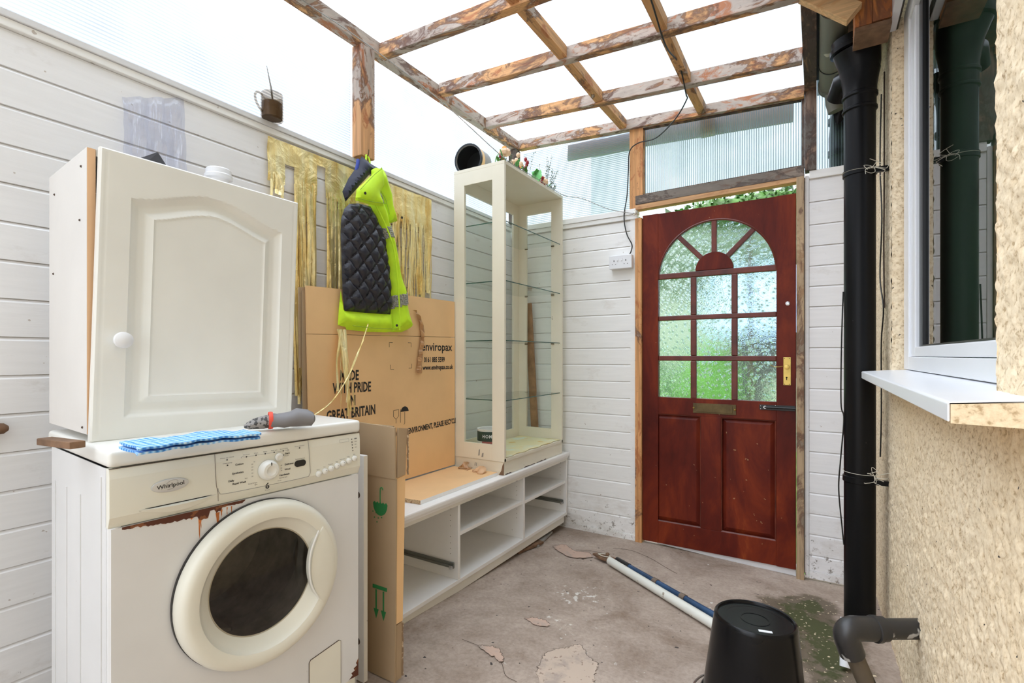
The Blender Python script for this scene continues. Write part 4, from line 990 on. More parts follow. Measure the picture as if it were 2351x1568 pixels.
jsl=[o for o in jk.children if o.name.startswith('sleeve')][0]
for b3 in ([(1.60,1.895),(1.68,1.925),(1.69,1.872),(1.61,1.845)],[(1.66,1.743),(1.76,1.775),(1.77,1.725),(1.66,1.692)],[(1.70,1.425),(1.87,1.470),(1.87,1.420),(1.70,1.362)]):
    patch(jsl,b3,.0025,'band','reflective_band')
T('zip_edge',smoothpts([(-1.70,1.60,1.83),(-1.695,1.665,1.735),(-1.69,1.700,1.655),(-1.69,1.722,1.55),(-1.69,1.738,1.40),(-1.69,1.742,1.27)],8),.0035,M['hiviz'],None,8)
o=bpy.data.objects['zip_edge']; o.parent=jk; o.matrix_parent_inverse=Matrix.Translation((1.79,-1.625,-2.07))
def jadd(o): o.parent=jk; o.matrix_parent_inverse=Matrix.Translation((1.79,-1.625,-2.07)); return o
for y,z,x in ((1.508,1.852,-1.668),(1.726,1.292,-1.695),(1.765,1.812,-1.70)):
    m=MB(); m.lathe((x,y,z),(1,0,0),[(0,.0),(.006,.0),(.006,.003),(0,.003)],14); jadd(m.build('press_stud',M['black']))
jadd(T('hanging_loop',smoothpts([(-1.765,1.600,2.03),(-1.775,1.612,2.066),(-1.785,1.622,2.080),(-1.775,1.630,2.062),(-1.765,1.628,2.03)],6),.004,M['hiviz']))
jadd(T('hanging_loop',smoothpts([(-1.77,1.56,2.035),(-1.765,1.553,2.01),(-1.765,1.545,1.98)],6),.008,M['bluetag']))
for pts in ([(-1.672,1.474,1.822),(-1.668,1.551,1.826),(-1.668,1.632,1.840)],[(-1.672,1.485,1.862),(-1.672,1.56,1.945),(-1.675,1.615,1.995)],[(-1.690,1.62,1.90),(-1.682,1.645,1.86),(-1.68,1.665,1.80)],[(-1.70,1.47,1.278),(-1.695,1.60,1.272),(-1.70,1.735,1.276)]):
    jadd(T('seam',smoothpts(pts,6),.0014,M['seam'],None,5))
hk=T('coat_hook',smoothpts([(-1.80,1.628,2.088),(-1.785,1.626,2.080),(-1.772,1.62,2.076),(-1.762,1.615,2.085),(-1.760,1.614,2.098)],5),.002,M['brassdark'])
tag(hk,'small bent metal hook on the timber post holding the hi-vis jacket','hook')

# ---- flattened cardboard box leaning on the wall
cb=tag(empty('flattened_cardboard_box',(-1.75,1.27,.53)),'large tan flattened cardboard box with black lettering leaning upright against the wall','cardboard box')
cbi=lambda o:(setattr(o,'parent',cb),setattr(o,'matrix_parent_inverse',Matrix.Translation((1.75,-1.27,-.53))),o)[2]
XB=-1.754
def quad(name,pts,x0,x1,mat,bev=0):
    m=MB(); m.prism(pts,0,x0,x1); return cbi(m.build(name,mat,None,bevel=bev))
quad('box_panel',[(1.300,.5305),(2.245,.5305),(2.245,1.252),(1.283,1.236)],XB-.006,XB,M['card'])
quad('box_flap',[(1.283,1.238),(2.245,1.254),(2.245,1.455),(1.80,1.452),(1.796,1.444),(1.60,1.441),(1.280,1.432)],XB-.007,XB-.001,M['card'])
quad('box_flap',[(1.262,1.10),(1.30,1.10),(1.30,1.428),(1.258,1.424)],XB-.022,XB-.016,M['card2'])
quad('box_panel',[(1.275,.5305),(2.22,.5305),(2.22,1.415),(1.268,1.410)],XB-.014,XB-.0085,M['card2'])
def tx(s,y,z,size,sx,b,al='LEFT',rot=0,mat='ink'): return cbi(textobj('lettering',s,size,M[mat],None,MX(XB+.0006,y,z,rot),sx,b,al,.0002))
tx('MADE',1.497,1.042,.062,.62,.0017,'CENTER',-.02); tx('WITH PRIDE',1.515,.987,.062,.62,.0017,'CENTER',-.01); tx('IN',1.512,.930,.062,.62,.0017,'CENTER'); tx('GREAT BRITAIN',1.513,.876,.062,.62,.0017,'CENTER',.02)
tx('enviropax',1.965,1.176,.062,1.02,.0009); tx('0161 885 5599',1.985,1.115,.037,.76,.0010); tx('www.enviropax.co.uk',1.975,1.075,.034,.84,.0010)
tx('FOR THE ENVIRONMENT, PLEASE RECYCLE ME',1.752,.752,.040,.66,.0012,'LEFT',.03)
def inkline(pts,r=.0016,mat='ink'): return cbi(T('print_mark',pts,r,M[mat],None,5))
for (y,z,a,b) in ((1.737,1.212,1,-1),(1.888,1.214,-1,-1),(1.745,1.083,1,1),(1.893,1.086,-1,1)):
    inkline([(XB,y+a*.022,z),(XB,y,z),(XB,y,z+b*.022)],.0012)
m=MB(); m.prism(arc(1.842,.868,.028,.1,PI-.1,14),0,XB,XB+.0008); cbi(m.build('umbrella_print',M['ink'])); inkline([(XB,1.842,.868),(XB,1.842,.812),(XB,1.836,.806)],.0012)
inkline([(XB,1.765,.882),(XB,1.765,.852),(XB,1.782,.838),(XB,1.80,.852),(XB,1.80,.884),(XB,1.765,.882)],.0012); inkline([(XB,1.782,.838),(XB,1.782,.818)],.0012); inkline([(XB,1.812,.884),(XB,1.812,.818)],.0012)
tp=MB(); P=smoothpts([(0,1.905,1.38),(0,1.95,1.33),(0,1.965,1.25),(0,1.955,1.18),(0,1.945,1.12),(0,1.938,1.06)],6); V=[]
for i,p in enumerate(P):
    w_=.012+.010*(i/len(P)); wv=.012*math.sin(i*.9); V+=[(XB+.004+.010*abs(math.sin(i*.7)),p.y-w_,p.z+wv*.3),(XB+.010+.012*abs(math.cos(i*.8)),p.y,p.z),(XB+.003+.006*abs(math.sin(i*.5)),p.y+w_,p.z-wv*.3)]
tp.add(V,[q for i in range(len(P)-1) for q in ((3*i,3*i+1,3*i+4,3*i+3),(3*i+1,3*i+2,3*i+5,3*i+4))]); cbi(tp.build('peeled_tape',M['tape']))

# ---- folded cardboard carton standing beside the machine
kb_=tag(empty('standing_cardboard_carton',(-1.45,1.21,.076)),'narrow brown cardboard carton with green umbrella print standing beside the washing machine','cardboard box')
kbi=lambda o:(setattr(o,'parent',kb_),setattr(o,'matrix_parent_inverse',Matrix.Translation((1.45,-1.21,-.076))),o)[2]
m=MB(); m.prism([(-1.62,.078),(-1.178,.078),(-1.172,.60),(-1.172,.745),(-1.62,.745)],1,1.190,1.196); kbi(m.build('carton_face',M['card2']))
m=MB(); m.prism([(-1.62,.747),(-1.174,.745),(-1.176,.914),(-1.62,.930)],1,1.188,1.194); kbi(m.build('carton_flap',M['card2']))
m=MB(); m.prism([(1.197,.268),(1.226,.268),(1.238,.75),(1.197,.745)],0,-1.182,-1.176); kbi(m.build('carton_side',M['card']))
m=MB(); m.prism([(1.199,.748),(1.236,.752),(1.243,.905),(1.203,.912)],0,-1.180,-1.173); kbi(m.build('carton_side_flap',M['card2']))
m=MB(); m.prism([(1.197,.080),(1.222,.080),(1.226,.265),(1.199,.262)],0,-1.184,-1.178); kbi(m.build('carton_side_flap',M['card2']))
B('rear_sheet',-1.62,-1.20,1.205,1.211,.09,.915,M['card2']); kbi(bpy.data.objects['rear_sheet'])
P=[(-1.1735+.004*rnd.random(),1.244+.003*rnd.random(),.75+.155*k/12) for k in range(13)]; kbi(T('torn_edge',P,.0035,M['cardedge'],None,5))
P=[(-1.179+.003*rnd.random(),1.225+.003*rnd.random(),.085+.175*k/12) for k in range(13)]; kbi(T('torn_edge',P,.0035,M['cardedge'],None,5))
YK=1.1895
def kprint(poly,name='print_mark'): m=MB(); m.prism(poly,1,YK-.0006,YK+.0005); return kbi(m.build(name,M['green']))
kprint([(-1.276+.066*i/10,.655+(.006 if i%2 else 0)) for i in range(11)]+[(-1.243+.033*math.cos(a),.655+.0-.040*math.sin(a)) for a in np.linspace(.1,PI-.1,12)],'umbrella_print')
kbi(T('print_mark',smoothpts([(-1.243,YK,.655),(-1.243,YK,.700),(-1.240,YK,.709),(-1.234,YK,.709),(-1.231,YK,.702)],4),.0018,M['green'],None,5))
for x,z in ((-1.277,.625),(-1.262,.622),(-1.27,.606),(-1.252,.606),(-1.236,.610),(-1.258,.592)):
    m=MB(); m.lathe((x,YK,z),(0,-1,0),[(0,0),(.0025,0),(.0025,.0006),(0,.0006)],8); kbi(m.build('print_mark',M['green']))
kprint([(-1.278,.368),(-1.212,.368),(-1.212,.380),(-1.278,.380)])
for x in (-1.262,-1.228):
    kprint([(x-.003,.300),(x+.003,.300),(x+.003,.365),(x-.003,.365)]); kprint([(x-.0115,.300),(x+.0115,.300),(x,.268)])
kbi(textobj('lettering','80',.035,M['greenl'],None,MY(-1.348,YK-.001,.823),.8,.001,'LEFT',.0003))
# ---- white boards behind the machine
wb=tag(B('shelf_board',-1.60,-1.262,1.135,1.151,.080,.822,M['unit'],bevel=.001),'thin white melamine board upright between the washing machine and brown carton','board')
B('edge_band',-1.2618,-1.2605,1.1355,1.1505,.081,.821,M['unitedge'],wb)
for z in (.691,.21):
    m=MB(); m.lathe((-1.290,1.1345,z),(0,-1,0),[(0,0),(.012,0),(.012,.001),(0,.001)],14); m.build('cam_hole',M['crack'],wb)

# ---- low media unit
tv=tag(empty('media_unit',(-1.64,2.15,.058)),'long low white three-bay media unit under the glass cabinet','cabinet')
tvi=lambda o:(setattr(o,'parent',tv),setattr(o,'matrix_parent_inverse',Matrix.Translation((1.64,-2.15,-.058))),o)[2]
UX0,UX1=-1.855,-1.422
tvi(B('top',UX0,UX1+.014,1.238,3.040,.481,.506,M['unit'],None,.006))
tvi(B('top_moulding',UX1-.003,UX1+.008,1.245,3.036,.470,.4805,M['unit'],None,.003))
tvi(B('front_rail',UX1-.02,UX1,1.26,3.03,.452,.4695,M['unitedge'],None,.001))
tvi(B('base_panel',UX0,UX1,1.245,3.036,.088,.106,M['unit'],None,.001))
tvi(B('plinth',UX0+.02,UX1-.008,1.25,3.00,.044,.0875,M['unitedge'],None,.001))
for y in (1.245,1.845,2.450,3.018): tvi(B('upright',UX0,UX1-.0005,y,y+.018,.1065,.469,M['unit'],None,.001))
tvi(B('back_panel',UX0-.004,UX0-.0005,1.25,3.03,.06,.48,M['unitedge']))
tvi(B('shelf',UX0+.002,UX1-.006,1.864,2.449,.305,.322,M['unit'],None,.001)); tvi(B('shelf',UX0+.002,UX1-.006,2.469,3.017,.300,.317,M['unit'],None,.001))
def runner(y,z):
    m=MB(); m.beam((UX0+.04,y-.006,z),(UX1-.020,y-.006,z),.010,.026,up=(0,0,1)); m.beam((UX0+.04,y-.013,z-.004),(UX1-.03,y-.013,z-.004),.006,.012,up=(0,0,1)); r=tvi(m.build('drawer_runner',M['runner'],None,bevel=.002))
    m=MB(); m.lathe((UX1-.028,y-.016,z-.006),(0,-1,0),[(0,0),(.010,0),(.010,.006),(.004,.007),(0,.007)],14); m.build('roller',M['chrome'],r,True)
runner(1.845,.170); runner(3.018,.175)
for y in (1.845,2.450,3.018):
    m=MB(); m.lathe((UX1-.045,y-.0002,.435),(0,-1,0),[(0,0),(.007,0),(.006,.002),(0,.002)],12)
    for z in (.40,.375,.35,.27,.245,.22,.30): m.lathe((UX1-.045,y-.0002,z),(0,-1,0),[(0,0),(.0018,0),(.0018,.0006),(0,.0006)],6)
    tvi(m.build('shelf_pin_holes',M['crack']))
# packing slips under the unit
for k,(x,y,a,l_) in enumerate(((-1.452,2.72,8,.26),(-1.45,2.55,-12,.22),(-1.50,1.70,5,.2))):
    o=empty('packing_offcut',(x,y,fz(x,y)+.006),math.radians(a)); B('offcut',-.03,.03,-l_/2,l_/2,-.004,.010,M['tingrey'] if k==0 else M['block'],o,.002)
    tag(o,['grey weathered wood offcut packed under the far end of the media unit','thin dark bark-like sliver wedged under the media unit, nearer the middle','flat brown sliver wedged under the near end of the media unit'][k],'wood offcut')
sb=tag(empty('loose_shelf',(-1.6,1.9,.5065)),'loose tan-faced shelf board with white front edge lying on the media unit','board')
m=MB(); m.prism([(-1.755,1.60),(-1.459,1.628),(-1.459,2.235),(-1.755,2.235)],2,.5065,.5235); o=m.build('board',M['ply']); o.parent=sb; o.matrix_parent_inverse=Matrix.Translation((1.6,-1.9,-.5065))
o=B('edge_band',-1.4588,-1.4575,1.628,2.235,.5067,.5233,M['unit']); o.parent=sb; o.matrix_parent_inverse=Matrix.Translation((1.6,-1.9,-.5065))
m=MB(); m.prism([(-1.755,1.5990),(-1.459,1.6270),(-1.459,1.6278),(-1.755,1.5998)],2,.5067,.5233); o=m.build('cut_edge',M['chip']); o.parent=sb; o.matrix_parent_inverse=Matrix.Translation((1.6,-1.9,-.5065))

# ---- glass display cabinet
dc=tag(empty('display_cabinet',(-1.6,2.6,.5065)),'tall cream display cabinet with glass shelves standing on the media unit','display cabinet')
dci=lambda o:(setattr(o,'parent',dc),setattr(o,'matrix_parent_inverse',Matrix.Translation((1.6,-2.6,-.5065))),o)[2]
X0,X1,YA,YB,ZA,ZB=-1.765,-1.425,2.252,2.972,.507,2.197
dci(B('top_board',X0,X1,YA,YB,ZB-.018,ZB,M['cream'],None,.001)); dci(B('base_board',X0,X1,YA+.001,YB-.001,.578,.596,M['cream'],None,.001))
dci(B('plinth',X0+.003,X1-.004,YA+.003,YB-.003,ZA,.577,M['cream'],None,.001))
def sideframe(y0,y1):
    m=MB(); m.box(X0,-1.692,y0,y1,.578,ZB-.0185); m.box(-1.503,X1,y0,y1,.578,ZB-.0185); m.box(-1.6918,-1.5032,y0,y1,.578,.664); m.box(-1.6918,-1.5032,y0,y1,2.105,ZB-.0185)
    f=dci(m.build('side_frame',M['cream'])); g=MB(); g.box(-1.695,-1.50,(y0+y1)/2-.002,(y0+y1)/2+.002,.661,2.108); dci(g.build('glass_pane',M['glass']))
sideframe(YA,YA+.016); sideframe(YB-.016,YB)
m=MB(); m.box(X0,X0+.014,YA+.017,2.34,.597,ZB-.019); m.box(X0,X0+.014,2.885,YB-.017,.597,ZB-.019); m.box(X0,X0+.014,2.3402,2.8848,.597,.655); m.box(X0,X0+.014,2.3402,2.8848,2.103,ZB-.019); dci(m.build('back_frame',M['cream']))
dci(B('glass_pane',X0+.005,X0+.009,2.338,2.888,.652,2.106,M['glass']))
for z in (.902,1.229,1.553,1.876):
    s_=dci(B('glass_shelf',-1.742,-1.438,YA+.020,YB-.020,z,z+.005,M['glass'])); e=B('polished_edge',-1.4379,-1.4365,YA+.020,YB-.020,z,z+.005,M['gedge'],None); e.parent=s_
    e2=B('polished_edge',-1.74,-1.438,YA+.0185,YA+.0198,z,z+.005,M['gedge'],None); e2.parent=s_
    m=MB(); m.box(-1.50,-1.48,YB-.026,YB-.0165,z-.006,z-.001); m.box(-1.70,-1.68,YB-.026,YB-.0165,z-.006,z-.001); dci(m.build('shelf_support',M['brassdark']))
for x,z,w_,h_ in ((-1.59,.615,.006,.018),(-1.567,.603,.007,.012),(-1.62,.548,.003,.010),(-1.61,.547,.003,.010)):
    m=MB(); m.prism([(x-w_,z-h_),(x+w_*.6,z-h_*.9),(x+w_,z+h_),(x-w_*.3,z+h_*.8)],1,YA-.0006 if z>.578 else YA+.0024,YA+.001 if z>.578 else YA+.0035); dci(m.build('paint_chip',M['tingrey']))
m=MB(); m.prism([(-1.430,.508),(-1.4285,.575),(-1.437,.560),(-1.445,.530),(-1.46,.508)],1,YA-.0,YA+.0038); dci(m.build('chipped_corner',M['block']))
for y0,y1 in ((2.47,2.60),(2.62,2.74),(2.27,2.33)):
    P=[(y0,.507)]+[(y0+(y1-y0)*k/8,.509+.004*rnd.random()) for k in range(9)]+[(y1,.507)]; m=MB(); m.prism(P,0,X1-.005,X1-.0032); dci(m.build('chipped_edge',M['crack']))
lin=MB(); V=[]
for i in range(25):
    for j in range(13):
        y=YA+.03+(YB-YA-.06)*i/24; x=-1.735+.303*j/12+(.006*math.sin(i*1.1) if j==12 else 0); V.append((x,y,.5975+.004+.004*noise.noise(Vector((x*14,y*10,1)))))
lin.add(V,[(i*13+j,(i+1)*13+j,(i+1)*13+j+1,i*13+j+1) for i in range(24) for j in range(12)]); lo_=lin.build('foam_liner',M['linerpaper'],None,True); sm=lo_.modifiers.new('s','SOLIDIFY'); sm.thickness=.003
tag(lo_,'pale yellow crinkled liner sheet on the floor of the display cabinet','liner')
def tin(name,loc,axis,r,h,label,cat,bands,mouth=True):
    o=empty(name,loc); Vx=Vector(axis)
    m=MB(); m.lathe((0,0,0),axis,[(0,0),(r*.98,0),(r,.003),(r,h-.004),(r*1.03,h-.002),(r*1.03,h+.002),(r*.90,h+.001),(r*.90,h-.010),(r*.93,h-.03),(r*.93,.01),(0,.008)],36); b_=m.build('tin_body',bands[0],o,True)
    for (a,c_,mt) in bands[1:]:
        m=MB(); m.lathe((0,0,0),axis,[(r*.995,a),(r*1.006,a),(r*1.006,c_),(r*.995,c_)],36); m.build('tin_band',mt,o,True)
    return tag(o,label,cat),o
_,tn=tin('paint_tin',(-1.60,2.38,.606),(0,0,1),.076,.125,'white paint tin with a dark green wrap label inside the display cabinet','paint tin',[M['unit'],(.060,.115,M['tinlabel'])])
m=MB(); P=arc(0,0,.0772,math.radians(-95),math.radians(-20),12); m.add([(x,y,z) for x,y in P for z in (.030,.060)],[(2*i,2*i+2,2*i+3,2*i+1) for i in range(len(P)-1)]); m.build('red_label',M['tinred'],tn,True)
for i,chh in enumerate('HOMEBASE'[:5]):
    a=math.radians(-86+i*15); textobj('lettering',chh,.026,M['white'],tn,Matrix.Translation((.0778*math.cos(a),.0778*math.sin(a),.080))@Matrix.Rotation(a+PI/2,4,'Z')@Matrix(((1,0,0,0),(0,0,-1,0),(0,1,0,0),(0,0,0,1))),.85,.0006,'CENTER',.0002)
# tin lying on top of the cabinet, open mouth towards the yard
ax_=Vector((.10,-.99,-.04)).normalized()
o=empty('empty_paint_tin',(-1.735,2.46,2.290)); mt=M['tingrey']
m=MB(); m.lathe((0,0,0),ax_,[(0,0),(.083,0),(.086,.004),(.087,.125),(.090,.127),(.090,.133),(.080,.133),(.079,.125),(.082,.12),(.082,.01),(0,.008)],40); m.build('tin_body',mt,o,True)
m=MB(); m.lathe((0,0,0),ax_,[(.081,.122),(.0785,.11),(.080,.09),(.0805,.012),(0,.0095)],36); m.build('dried_paint',M['tinblack'],o,True)
m=MB(); m.lathe((0,0,0),ax_,[(.0865,.118),(.0905,.121),(.0905,.1345),(.081,.1345),(.0805,.12)],40); m.build('rim',M['tinblack'],o,True)
m=MB(); m.lathe((0,0,0),ax_,[(.0865,.085),(.0878,.085),(.0878,.118),(.0865,.118)],40); m.build('tin_band',M['tincream'],o,True)
tag(o,'open black paint tin lying on its side on the display cabinet','paint tin')
# artificial flower garland
gd=tag(empty('artificial_flower_garland',(-1.50,2.6,2.197)),'artificial garland of orange flowers, red berries and leaves on the display cabinet','artificial flowers')
def gb(name,c,r,mat,sq=(1,1,1)):
    m=MB(); m.ball((0,0,0),r,10,0,sq); o=m.build(name,M[mat],gd,True); o.location=c; return o
def flower(c,r,mat,mat2):
    m=MB()
    for k in range(7):
        a=2*PI*k/7; m.ball((math.cos(a)*r*.6,math.sin(a)*r*.6,0),r*.5,8,0,(1,1,.8))
    o=m.build('flower',M[mat],gd,True); o.location=c; m=MB(); m.ball((.0,-.2*r,.25*r),r*.55,8,0,(1,1,.9)); m.build('flower_centre',M[mat2],o,True)
def leafp(c,l_,a,el,mat='leaf2',w_=.5):
    m=MB(); V=[]
    for i in range(7):
        t=i/6; ww=w_*l_*math.sin(PI*min(1,t*.95+.05))*.5*(1+.25*(i%2)); V+=[(l_*t,-ww,.15*l_*math.sin(PI*t)),(l_*t,0,.15*l_*math.sin(PI*t)+.004),(l_*t,ww,.15*l_*math.sin(PI*t))]
    m.add(V,[q for i in range(6) for q in ((3*i,3*i+1,3*i+4,3*i+3),(3*i+1,3*i+2,3*i+5,3*i+4))]); o=m.build('leaf',M[mat],gd); o.location=c; o.rotation_euler=(random.uniform(-.6,.6),-el,a)
def spray(c,n,h,lean,seed,mat='sprig',name='sprig',rr=.0022):
    r=random.Random(seed); m=MB()
    for k in range(n):
        a=r.uniform(0,6.28); l_=h*r.uniform(.6,1); tip=Vector((lean[0]*l_+.2*l_*math.cos(a),lean[1]*l_+.2*l_*math.sin(a),l_)); m.tube([(0,0,0),tip*.5,tip],.0008,4)
        for q in range(12):
            t=.25+.75*q/12; p=tip*t+Vector((r.uniform(-.010,.010),r.uniform(-.010,.010),r.uniform(-.004,.008))); m.ball(p,rr*r.uniform(.8,1.6),5)
    o=m.build(name,M[mat],gd); o.location=c
r=random.Random(11)
zt=2.2-2.197
G=lambda y,dx=0,dz=0:( -1.47+dx+1.50, y-2.6, .012+dz)
for y,dz in ((2.345,.055),(2.80,.035)): flower(( .02,y-2.6,dz),.032,'peachf','orange')
for y,dz,c in ((2.30,.02,'berry'),(2.315,.01,'berry'),(2.56,.05,'berry'),(2.575,.035,'berry'),(2.585,.05,'berry'),(2.565,.065,'berry'),(2.70,.012,'berry'),(2.775,.02,'berry'),(2.79,.008,'berry'),(2.76,.03,'berry'),(2.81,.012,'berry'),(2.77,.0,'berry'),(2.79,.035,'berry')):
    gb('berry',(r.uniform(.0,.045),y-2.6,.012+dz),.010,c)
for y,dz in ((2.47,.06),(2.50,.05),(2.49,.03),(2.52,.03),(2.46,.035),(2.72,.025)): gb('seed_pod',(r.uniform(.0,.04),y-2.6,.012+dz),.013,'orange' if r.random()<.4 else 'peachf',(1,1,.8))
for k in range(46):
    y=r.uniform(2.28,2.94); leafp((r.uniform(-.05,.055),y-2.6,.006),r.uniform(.02,.045),r.uniform(0,6.28),r.uniform(.3,1.3),r.choice(['leaf','sprig','leaf2','leaf']))
for k in range(6): leafp((.03+r.uniform(-.01,.01),2.685-2.6+r.uniform(-.02,.02),.005),.065,r.uniform(0,6.28),1.0,'leaf2',.9)
for y,n,h,ln,sd in ((2.40,3,.06,(0,0),1),(2.60,1,.14,(.1,.25),2),(2.70,1,.12,(.1,.2),3),(2.82,6,.19,(.0,.25),4),(2.88,7,.13,(.15,.5),5),(2.92,4,.06,(.2,.7),6),(2.33,3,.05,(0,0),7)):
    spray((.02,y-2.6,.0),n,h,ln,sd)
gd.scale=(1,1,1.5)
# torn label and tape crumple at the cabinet foot
cr=MB(); V=[]
for i in range(11):
    t=i/10; V+=[(-1.60+.10*t,2.225-.03*t+.01*math.sin(i),.527+.028*abs(math.sin(t*2.6))),(-1.60+.10*t,2.19-.045*t+.01*math.cos(i*1.3),.5255+.004*math.sin(i*1.1)**2)]
cr.add(V,[(2*i,2*i+1,2*i+3,2*i+2) for i in range(10)]); c_=cr.build('torn_card',M['peach'],None,True); mm_=c_.modifiers.new('s','SOLIDIFY'); mm_.thickness=.002
tag(c_,'curled scrap of tan card lying at the foot of the display cabinet','scrap')
cr=MB(); V=[]
for i in range(13):
    t=i/12; V+=[(-1.70+.075*t,2.225-.02*math.sin(i*1.4),.5245+.035*abs(math.sin(t*3.1))+.004*math.cos(i*2)),(-1.695+.07*t,2.195+.012*math.cos(i*1.9),.5245+.012*abs(math.sin(t*3.1)))]
cr.add(V,[(2*i,2*i+1,2*i+3,2*i+2) for i in range(12)]); c_=cr.build('crumpled_tape',M['tape'],None,True); mm_=c_.modifiers.new('s','SOLIDIFY'); mm_.thickness=.0015
tag(c_,'crumpled shiny brown packing tape between the flattened box and display cabinet','tape')
# stick leaning behind the cabinet
m=MB(); m.beam((-1.700,2.995,1.51),(-1.640,2.995,.512),.050,.018,up=(0,1,0)); tag(m.build('timber_stick',M['stick'],None,bevel=.002),'brown timber lath leaning in the corner behind the glass cabinet','stick')

# ---- clothes line, cable, socket
T('clothes_line',smoothpts([(-1.76,.6,2.575),(-1.765,1.25,2.578),(-1.768,1.575,2.585),(-1.60,1.93,2.42),(-1.424,2.262,2.203),(-1.418,2.60,2.201),(-1.4155,2.96,2.200),(-1.30,2.99,2.168),(-1.12,3.01,2.075),(-.965,3.025,2.028)],8),.0022,M['line'],None,6)
tag(bpy.data.objects['clothes_line'],'thin grey cord strung from the roof plate over the cabinet to the door frame','cord')
ik=empty('line_hook',(-.958,3.028,2.03)); m=MB(); m.tube(smoothpts([(0,0,.012),(.004,-.012,.014),(.010,-.018,.004),(.004,-.016,-.010),(-.006,-.012,-.014)],5),.004,8); m.build('cord_knot',M['string'],ik,True); m=MB(); m.ball((0,-.008,.0),.010,10,0,(1,.7,1)); m.build('eye_plate',M['chrome'],ik,True)
tag(ik,'small white knotted cord end and eye at the top left of the door frame','hook')
cb2=T('power_cable',smoothpts([(-.545,.9,2.575),(-.545,1.70,2.512),(-.548,1.90,2.535),(-.556,2.18,2.487),(-.562,2.45,2.545),(-.566,2.62,2.478),(-.575,2.675,2.475),(-.66,2.78,2.435),(-.80,2.92,2.42),(-.93,3.005,2.45),(-.993,3.028,2.42),(-1.004,3.035,2.30),(-1.012,3.034,2.15),(-1.03,3.03,2.02),(-1.012,3.028,1.91),(-.980,3.03,1.84),(-.984,3.03,1.80),(-.995,3.03,1.778)],8),.0035,M['cable'],None,8)
tag(cb2,'black power cable drooping from the rafters down to the double socket','cable')
sk=empty('double_socket',(-1.046,3.044,1.735)); tag(sk,'white double power socket on the boards left of the red door','socket')
m=MB(); m.box(-.072,.072,-.032,0,-.042,.041); m.build('pattress_box',M['white'],sk,bevel=.004); m=MB(); m.box(-.073,.073,-.040,-.0325,-.043,.042); fpl=m.build('face_plate',M['white'],sk,bevel=.004)
for x in (-.04,.036):
    m=MB()
    m.box(x-.002,x+.002,-.0408,-.0398,.002,.012)
    m.box(x-.013,x-.008,-.0408,-.0398,-.016,-.013); m.box(x+.008,x+.013,-.0408,-.0398,-.016,-.013); m.build('socket_holes',M['void'],fpl)
    m=MB(); m.box(x+.018,x+.027,-.043,-.040,.006,.022) if x<0 else m.box(x-.030,x-.021,-.043,-.040,.006,.022); m.build('rocker_switch',M['white'],fpl)

# ---- loppers' pole and white pipe on the floor
pl=empty('pole_lopper',(0,0,0)); tag(pl,'long blue pole with a rusty lopper head lying on the concrete floor','pole lopper')
pa=Vector((-.925,2.615,fz(-.925,2.615)+.019)); pb=Vector((-.16,2.105,fz(-.16,2.105)+.019)); D_=(pb-pa)
T('pole',[pa,pb],.0145,M['pole'],pl,14)
for t in (.02,): T('pole_sleeve',[pa+D_*-.005,pa+D_*.11],.0165,M['black'],pl,14)
for t in (.315,.515): T('pole_collar',[pa+D_*t,pa+D_*(t+.032)],.0175,M['dirtycollar'],pl,14)
m=MB(); m.tube([pa,pa+Vector((-.03,.012,.0)),pa+Vector((-.055,.010,.003))],[.010,.007,.006],8); m.build('head_stem',M['rustmetal'],pl,True)
hd=MB(); hz=fz(-1.02,2.61)+.012; P=[(-1.075,2.625),(-1.06,2.645),(-1.02,2.648),(-.975,2.625),(-.955,2.60),(-.97,2.583),(-1.0,2.583),(-1.03,2.600)]
hd.prism(P,2,hz,hz+.012); hd.build('lopper_blade',M['rustmetal'],pl,bevel=.003)
hd=MB(); hd.tube(smoothpts([(-1.04,2.620,hz+.016),(-1.01,2.632,hz+.018),(-.975,2.618,hz+.02),(-.965,2.602,hz+.02),(-1.0,2.600,hz+.018),(-1.04,2.620,hz+.016)],5),.0025,6); hd.build('cord_loop',M['string'],pl,True)
hd=MB(); hd.ball((-.985,2.622,hz+.022),.012,10); hd.build('pivot_bolt',M['block'],pl,True)
qa=Vector((-.955,2.575,fz(-.955,2.575)+.022)); qb=Vector((-.20,2.045,fz(-.2,2.045)+.022))
m=MB(); m.tube([qa,qb],.0205,20); wp=m.build('white_pipe',M['polepipe'],None,True); tag(wp,'white plastic pipe lying on the floor beside the blue pole','pipe')
# ---- upturned black bucket
bk=empty('black_bucket',(-.168,1.70,fz(-.168,1.70)+.001)); bk.rotation_euler=(math.radians(-1.5),math.radians(1.5),.3)
tag(bk,'upturned glossy black plastic bucket standing on the floor over the pipe end','bucket')
m=MB(); m.lathe((0,0,0),(0,0,1),[(.140,.0),(.152,.0),(.154,.004),(.154,.030),(.150,.034),(.146,.034),(.118,.275),(.1165,.283),(.112,.287),(.108,.285),(.106,.279),(.0,.277)],64); m.build('bucket_body',M['bin'],bk,True)
m=MB(); m.lathe((0,0,0),(0,0,1),[(.136,.001),(.140,.001),(.104,.270),(0,.271)],48); m.build('bucket_inside',M['bin'],bk,True)
m=MB(); m.lathe((-.150,-.01,.03),(-1,0,0),[(0,-.004),(.022,-.004),(.022,.012),(0,.016)],16); m.build('handle_lug',M['bin'],bk,True)
T('bucket_handle',smoothpts([(-.160,-.01,.03),(-.168,.05,.02),(-.11,.14,.010),(0,.175,.008),(.11,.14,.010),(.160,.01,.03)],8),.004,M['chrome'],bk,8)
m=MB(); m.box(-.005,.032,-.078,-.066,.2845-.0065,.2795); m.build('sticker',M['white'],bk)
